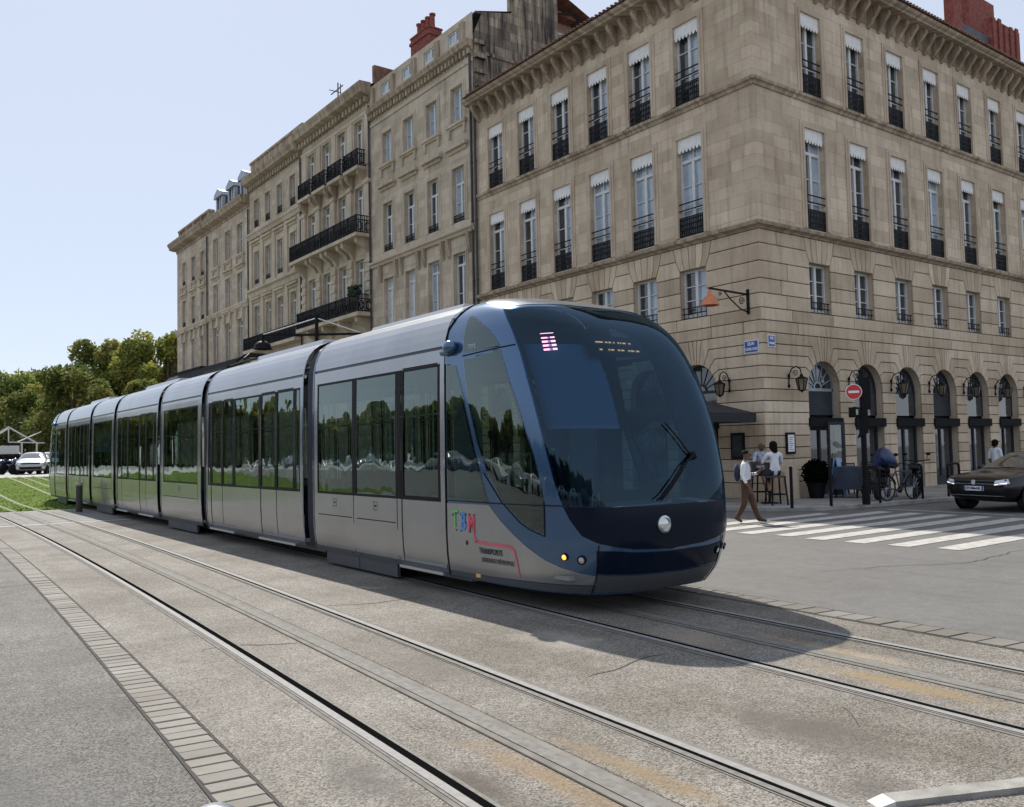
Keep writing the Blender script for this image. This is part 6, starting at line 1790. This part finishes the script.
def hand(J, bones, s, w, d, mi, curl=.5):
    """palm, four unequal fingers and a thumb hanging from wrist joint w along direction d"""
    W = Vector(J[w][:3]); d = Vector(d).normalized(); side = Vector((0,1,0)) if abs(d.y) < .8 else Vector((1,0,0)); side = (side-d*side.dot(d)).normalized(); inn = d.cross(side)*s
    P = W+d*.075; J[s_(w,'palm')] = (*P,.030); bones.append((w, s_(w,'palm'), mi))
    for i, (o, l) in enumerate(((-.027,.062),(-.009,.072),(.009,.068),(.026,.054))):
        a = P+side*o+d*.035; c = a+d*l*.55+inn*l*.18*curl; e = c+d*l*.38+inn*l*.45*curl
        for k, q, r in ((f'f{i}a',a,.010),(f'f{i}b',c,.0092),(f'f{i}c',e,.008)): J[s_(w,k)] = (*q,r)
        bones += [(s_(w,'palm'),s_(w,f'f{i}a'),mi),(s_(w,f'f{i}a'),s_(w,f'f{i}b'),mi),(s_(w,f'f{i}b'),s_(w,f'f{i}c'),mi)]
    a = P-side*.036-d*.02; c = a-side*.018+d*.035+inn*.012
    J[s_(w,'t0')] = (*a,.012); J[s_(w,'t1')] = (*c,.010); bones += [(s_(w,'palm'),s_(w,'t0'),mi),(s_(w,'t0'),s_(w,'t1'),mi)]
def s_(w, k): return w+'_'+k
def head_joints(J, bones, base, c, mi, r=.095):
    """skull, face and ears; c = head centre (facing -Y of the head direction handled by caller)"""
    x, y, z = c
    J['neck'] = (x,y+.03,z-.15,.058); J['jaw'] = (x,y-.015,z-.07,(.075,.085)); J['skull'] = (x,y,z+.02,(r*.86,r*1.02)); J['crown'] = (x,y+.01,z+.09,(.055,.065))
    bones += [(base,'neck',mi),('neck','jaw',mi),('jaw','skull',mi),('skull','crown',mi)]
def face(t, c, skin_m, glasses=False, yaw=0.):
    Mz = Matrix.Rotation(yaw, 3, 'Z'); c = Vector(c)
    def P(x, y, z): return c+Mz @ Vector((x,y,z))
    b = MB(); b.mi = 0; b.ellipsoid(P(0,-.112,-.015), .014,.022,.026, 8, 6); 
    for s in (-1,1): b.ellipsoid(P(s*.092,.005,-.01), .012,.024,.034, 8, 6)
    b.mi = 1; b.ellipsoid(P(0,-.099,-.062), .024,.008,.008, 8, 5)
    for s in (-1,1): b.mi = 2; b.ellipsoid(P(s*.034,-.094,.012), .013,.008,.008, 8, 5)
    b.build('face', [skin_m, mat('lips', (.22,.08,.06), .5), HAIR], t, smooth=60)
    if glasses:
        b = MB()
        for s in (-1,1): b.ellipsoid(P(s*.036,-.108,.012), .030,.010,.022, 10, 6); b.bar(P(s*.062,-.10,.016),P(s*.095,.01,.012),.008)
        b.bar(P(-.02,-.108,.018),P(.02,-.108,.018),.008); b.build('sunglasses', mat('sunglass_lens', (.05,.015,.01), .1, coat=1.), t, smooth=60)
def hair_cap(t, c, rx=.098, ry=.115, rz=.10, low=-.02, long=0.):
    b = MB(); prof = [(1.0,low/rz)]+[(math.cos(a)*1.0, math.sin(a)) for a in [rad(k) for k in range(0,91,15)]]
    prof = [(max(r,1e-4), z) for r, z in prof]
    b.lathe(prof, n=18); 
    b.v = [(c[0]+x*rx, c[1]+.018+y*ry+(0 if y > -.3 else -y*.02), c[2]+.025+z*rz-(long*max(0,.4+y) if z < .1 else 0)) for x,y,z in b.v]
    return b.build('hair', HAIR, t, smooth=60)

# man striding across the crossing
J = dict(pelvis=(0,0,.93,.135), waist=(0,.0,1.08,.135), chest=(0,0,1.28,.15), yoke=(0,.01,1.42,.11),
   shl=(.19,.01,1.42,.068), shr=(-.19,.01,1.42,.068), ell=(.25,-.02,1.16,.050), elr=(-.235,.05,1.15,.050), fal=(.22,-.24,1.19,.040), wrl=(.12,-.33,1.26,.030), far=(-.235,-.03,1.0,.040), wrr=(-.215,-.10,.88,.030),
   hpl=(.095,-.01,.90,.108), hpr=(-.095,.01,.90,.108), knl=(.11,-.13,.49,.084), knr=(-.10,.04,.48,.084), cal=(.115,-.19,.28,.070), anl=(.12,-.26,.085,.056), car=(-.10,.14,.27,.068), anr=(-.10,.25,.12,.054),
   hel=(.12,-.22,.045,.036), tol=(.13,-.46,.045,.034), her=(-.10,.29,.10,.034), tor=(-.10,.10,.03,.030))
Bn = [('pelvis','waist',2),('waist','chest',0),('chest','yoke',0),('yoke','shl',0),('yoke','shr',0),('shl','ell',0),('shr','elr',0),('ell','fal',0),('fal','wrl',1),('elr','far',0),('far','wrr',1),
   ('pelvis','hpl',2),('pelvis','hpr',2),('hpl','knl',2),('hpr','knr',2),('knl','cal',2),('cal','anl',2),('knr','car',2),('car','anr',2),('anl','hel',3),('anl','tol',3),('anr','her',3),('anr','tor',3)]
hc = (.0,-.03,1.66); head_joints(J, Bn, 'yoke', hc, 1)
hand(J, Bn, 1, 'wrl', (-.5,-.5,.6), 1, .9); hand(J, Bn, -1, 'wrr', (.1,-.35,-1), 1, .5)
man = person('man in white shirt, brown trousers and sunglasses walking over the crossing', (15.72,12.62,.004), rad(30), J, Bn, [CL_W, SK_D, CL_B, SHOE], .915)
face(man, hc, SK_D, True, rad(12)); hair_cap(man, hc, .094, .108, .088, .012)
b = MB()
for s in (-1,1): b.tube([(s*.115,-.145,1.02),(s*.125,-.165,1.2),(s*.125,-.165,1.36),(s*.125,-.06,1.50),(s*.12,.10,1.46)], .022, 6, sx=.4)
b.build('backpack_strap', CL_N, man, smooth=60)
b = MB(); b.ellipsoid((-.02,.20,1.22), .15,.08,.22, 12, 9); b.build('backpack', CL_N, man, smooth=60)
b = MB(); b.lathe([(.142,1.00),(.146,1.035),(.140,1.04)], n=20); b.build('belt', SHOE, man, smooth=40)
# guest on a high stool, back to the street
def seated(label, loc, rz, mats, scale, leg_cross=True):
    z = .80
    J = dict(pelvis=(0,0,z+.07,.15), waist=(0,-.03,z+.24,.135), chest=(0,-.06,z+.44,.15), yoke=(0,-.06,z+.57,.11),
      shl=(.19,-.07,z+.56,.07), shr=(-.19,-.07,z+.56,.07), ell=(.27,-.22,z+.34,.05), elr=(-.27,-.20,z+.34,.05), wrl=(.15,-.42,z+.33,.032), wrr=(-.15,-.42,z+.33,.032),
      hpl=(.10,-.06,z+.05,.105), hpr=(-.10,-.06,z+.05,.105), knl=(.13,-.46,z+.04,.072), knr=(-.13,-.46,z+.04,.072), cal=(.07,-.44,z-.2,.055), car=(-.06,-.36,z-.2,.055), anl=(-.04,-.40,z-.41,.04), anr=(.05,-.30,z-.41,.04),
      tol=(-.05,-.54,z-.46,.034), tor=(.06,-.46,z-.46,.034))
    B = [('pelvis','waist',0),('waist','chest',0),('chest','yoke',0),('yoke','shl',0),('yoke','shr',0),('shl','ell',0),('shr','elr',0),('ell','wrl',1),('elr','wrr',1),('pelvis','hpl',2),('pelvis','hpr',2),
      ('hpl','knl',2),('hpr','knr',2),('knl','cal',1),('knr','car',1),('cal','anl',1),('car','anr',1),('anl','tol',3),('anr','tor',3)]
    hc = (0,-.10,z+.80); head_joints(J, B, 'yoke', hc, 1)
    hand(J, B, 1, 'wrl', (-.5,-.8,0), 1, .6); hand(J, B, -1, 'wrr', (.5,-.8,0), 1, .6)
    t = person(label, loc, rz, J, B, mats, scale); face(t, hc, mats[1]); return t, hc
w1, hc = seated('person in white t-shirt and navy shorts on a high stool, back to the street', (19.35,14.55,PV), rad(152), [CL_W, SK_L, CL_N, CL_K], .98)
hair_cap(w1, hc, .108, .128, .105, -.06, .12)
stool('dark high bar stool under the guest in the white t-shirt', 19.35, 14.55, rad(-28-0))
w2, hc = seated('bald person in pale patterned shirt seated facing the street behind the bar table', (20.12,15.62,PV), rad(-30), [CL_C, SK_D, CL_K, CL_K], .98)
stool('dark high bar stool under the guest facing the street', 20.12, 15.62, rad(-30))
bar_table('round dark bar table between the two seated guests', 19.72, 15.05)
# passer-by behind the black car
J = dict(pelvis=(0,0,.93,.13), waist=(0,.0,1.08,.125), chest=(0,0,1.28,.14), yoke=(0,.01,1.41,.10), shl=(.18,.01,1.40,.065), shr=(-.18,.01,1.40,.065), ell=(.23,.04,1.13,.048), elr=(-.23,.0,1.13,.048), wrl=(.22,-.06,.90,.03), wrr=(-.22,-.10,.90,.03),
   hpl=(.09,0,.90,.10), hpr=(-.09,0,.90,.10), knl=(.10,-.12,.49,.066), knr=(-.10,.04,.49,.066), anl=(.10,-.14,.09,.042), anr=(-.10,.20,.10,.042), tol=(.11,-.34,.04,.034), tor=(-.10,.06,.04,.034))
Bn = [('pelvis','waist',0),('waist','chest',0),('chest','yoke',0),('yoke','shl',0),('yoke','shr',0),('shl','ell',0),('shr','elr',0),('ell','wrl',1),('elr','wrr',1),('pelvis','hpl',2),('pelvis','hpr',2),('hpl','knl',2),('hpr','knr',2),('knl','anl',2),('knr','anr',2),('anl','tol',3),('anr','tor',3)]
hc = (0,-.02,1.64); head_joints(J, Bn, 'yoke', hc, 1); hand(J, Bn, 1, 'wrl', (0,-.1,-1), 1); hand(J, Bn, -1, 'wrr', (0,-.1,-1), 1)
p3 = person('dark-haired person in a white top on the far pavement, half hidden behind the black car', (29.35,13.5,PV), rad(80), J, Bn, [CL_W, SK_D, CL_N, CL_K], .90)
face(p3, hc, SK_D); hair_cap(p3, hc, .112, .128, .115, -.06, .06)
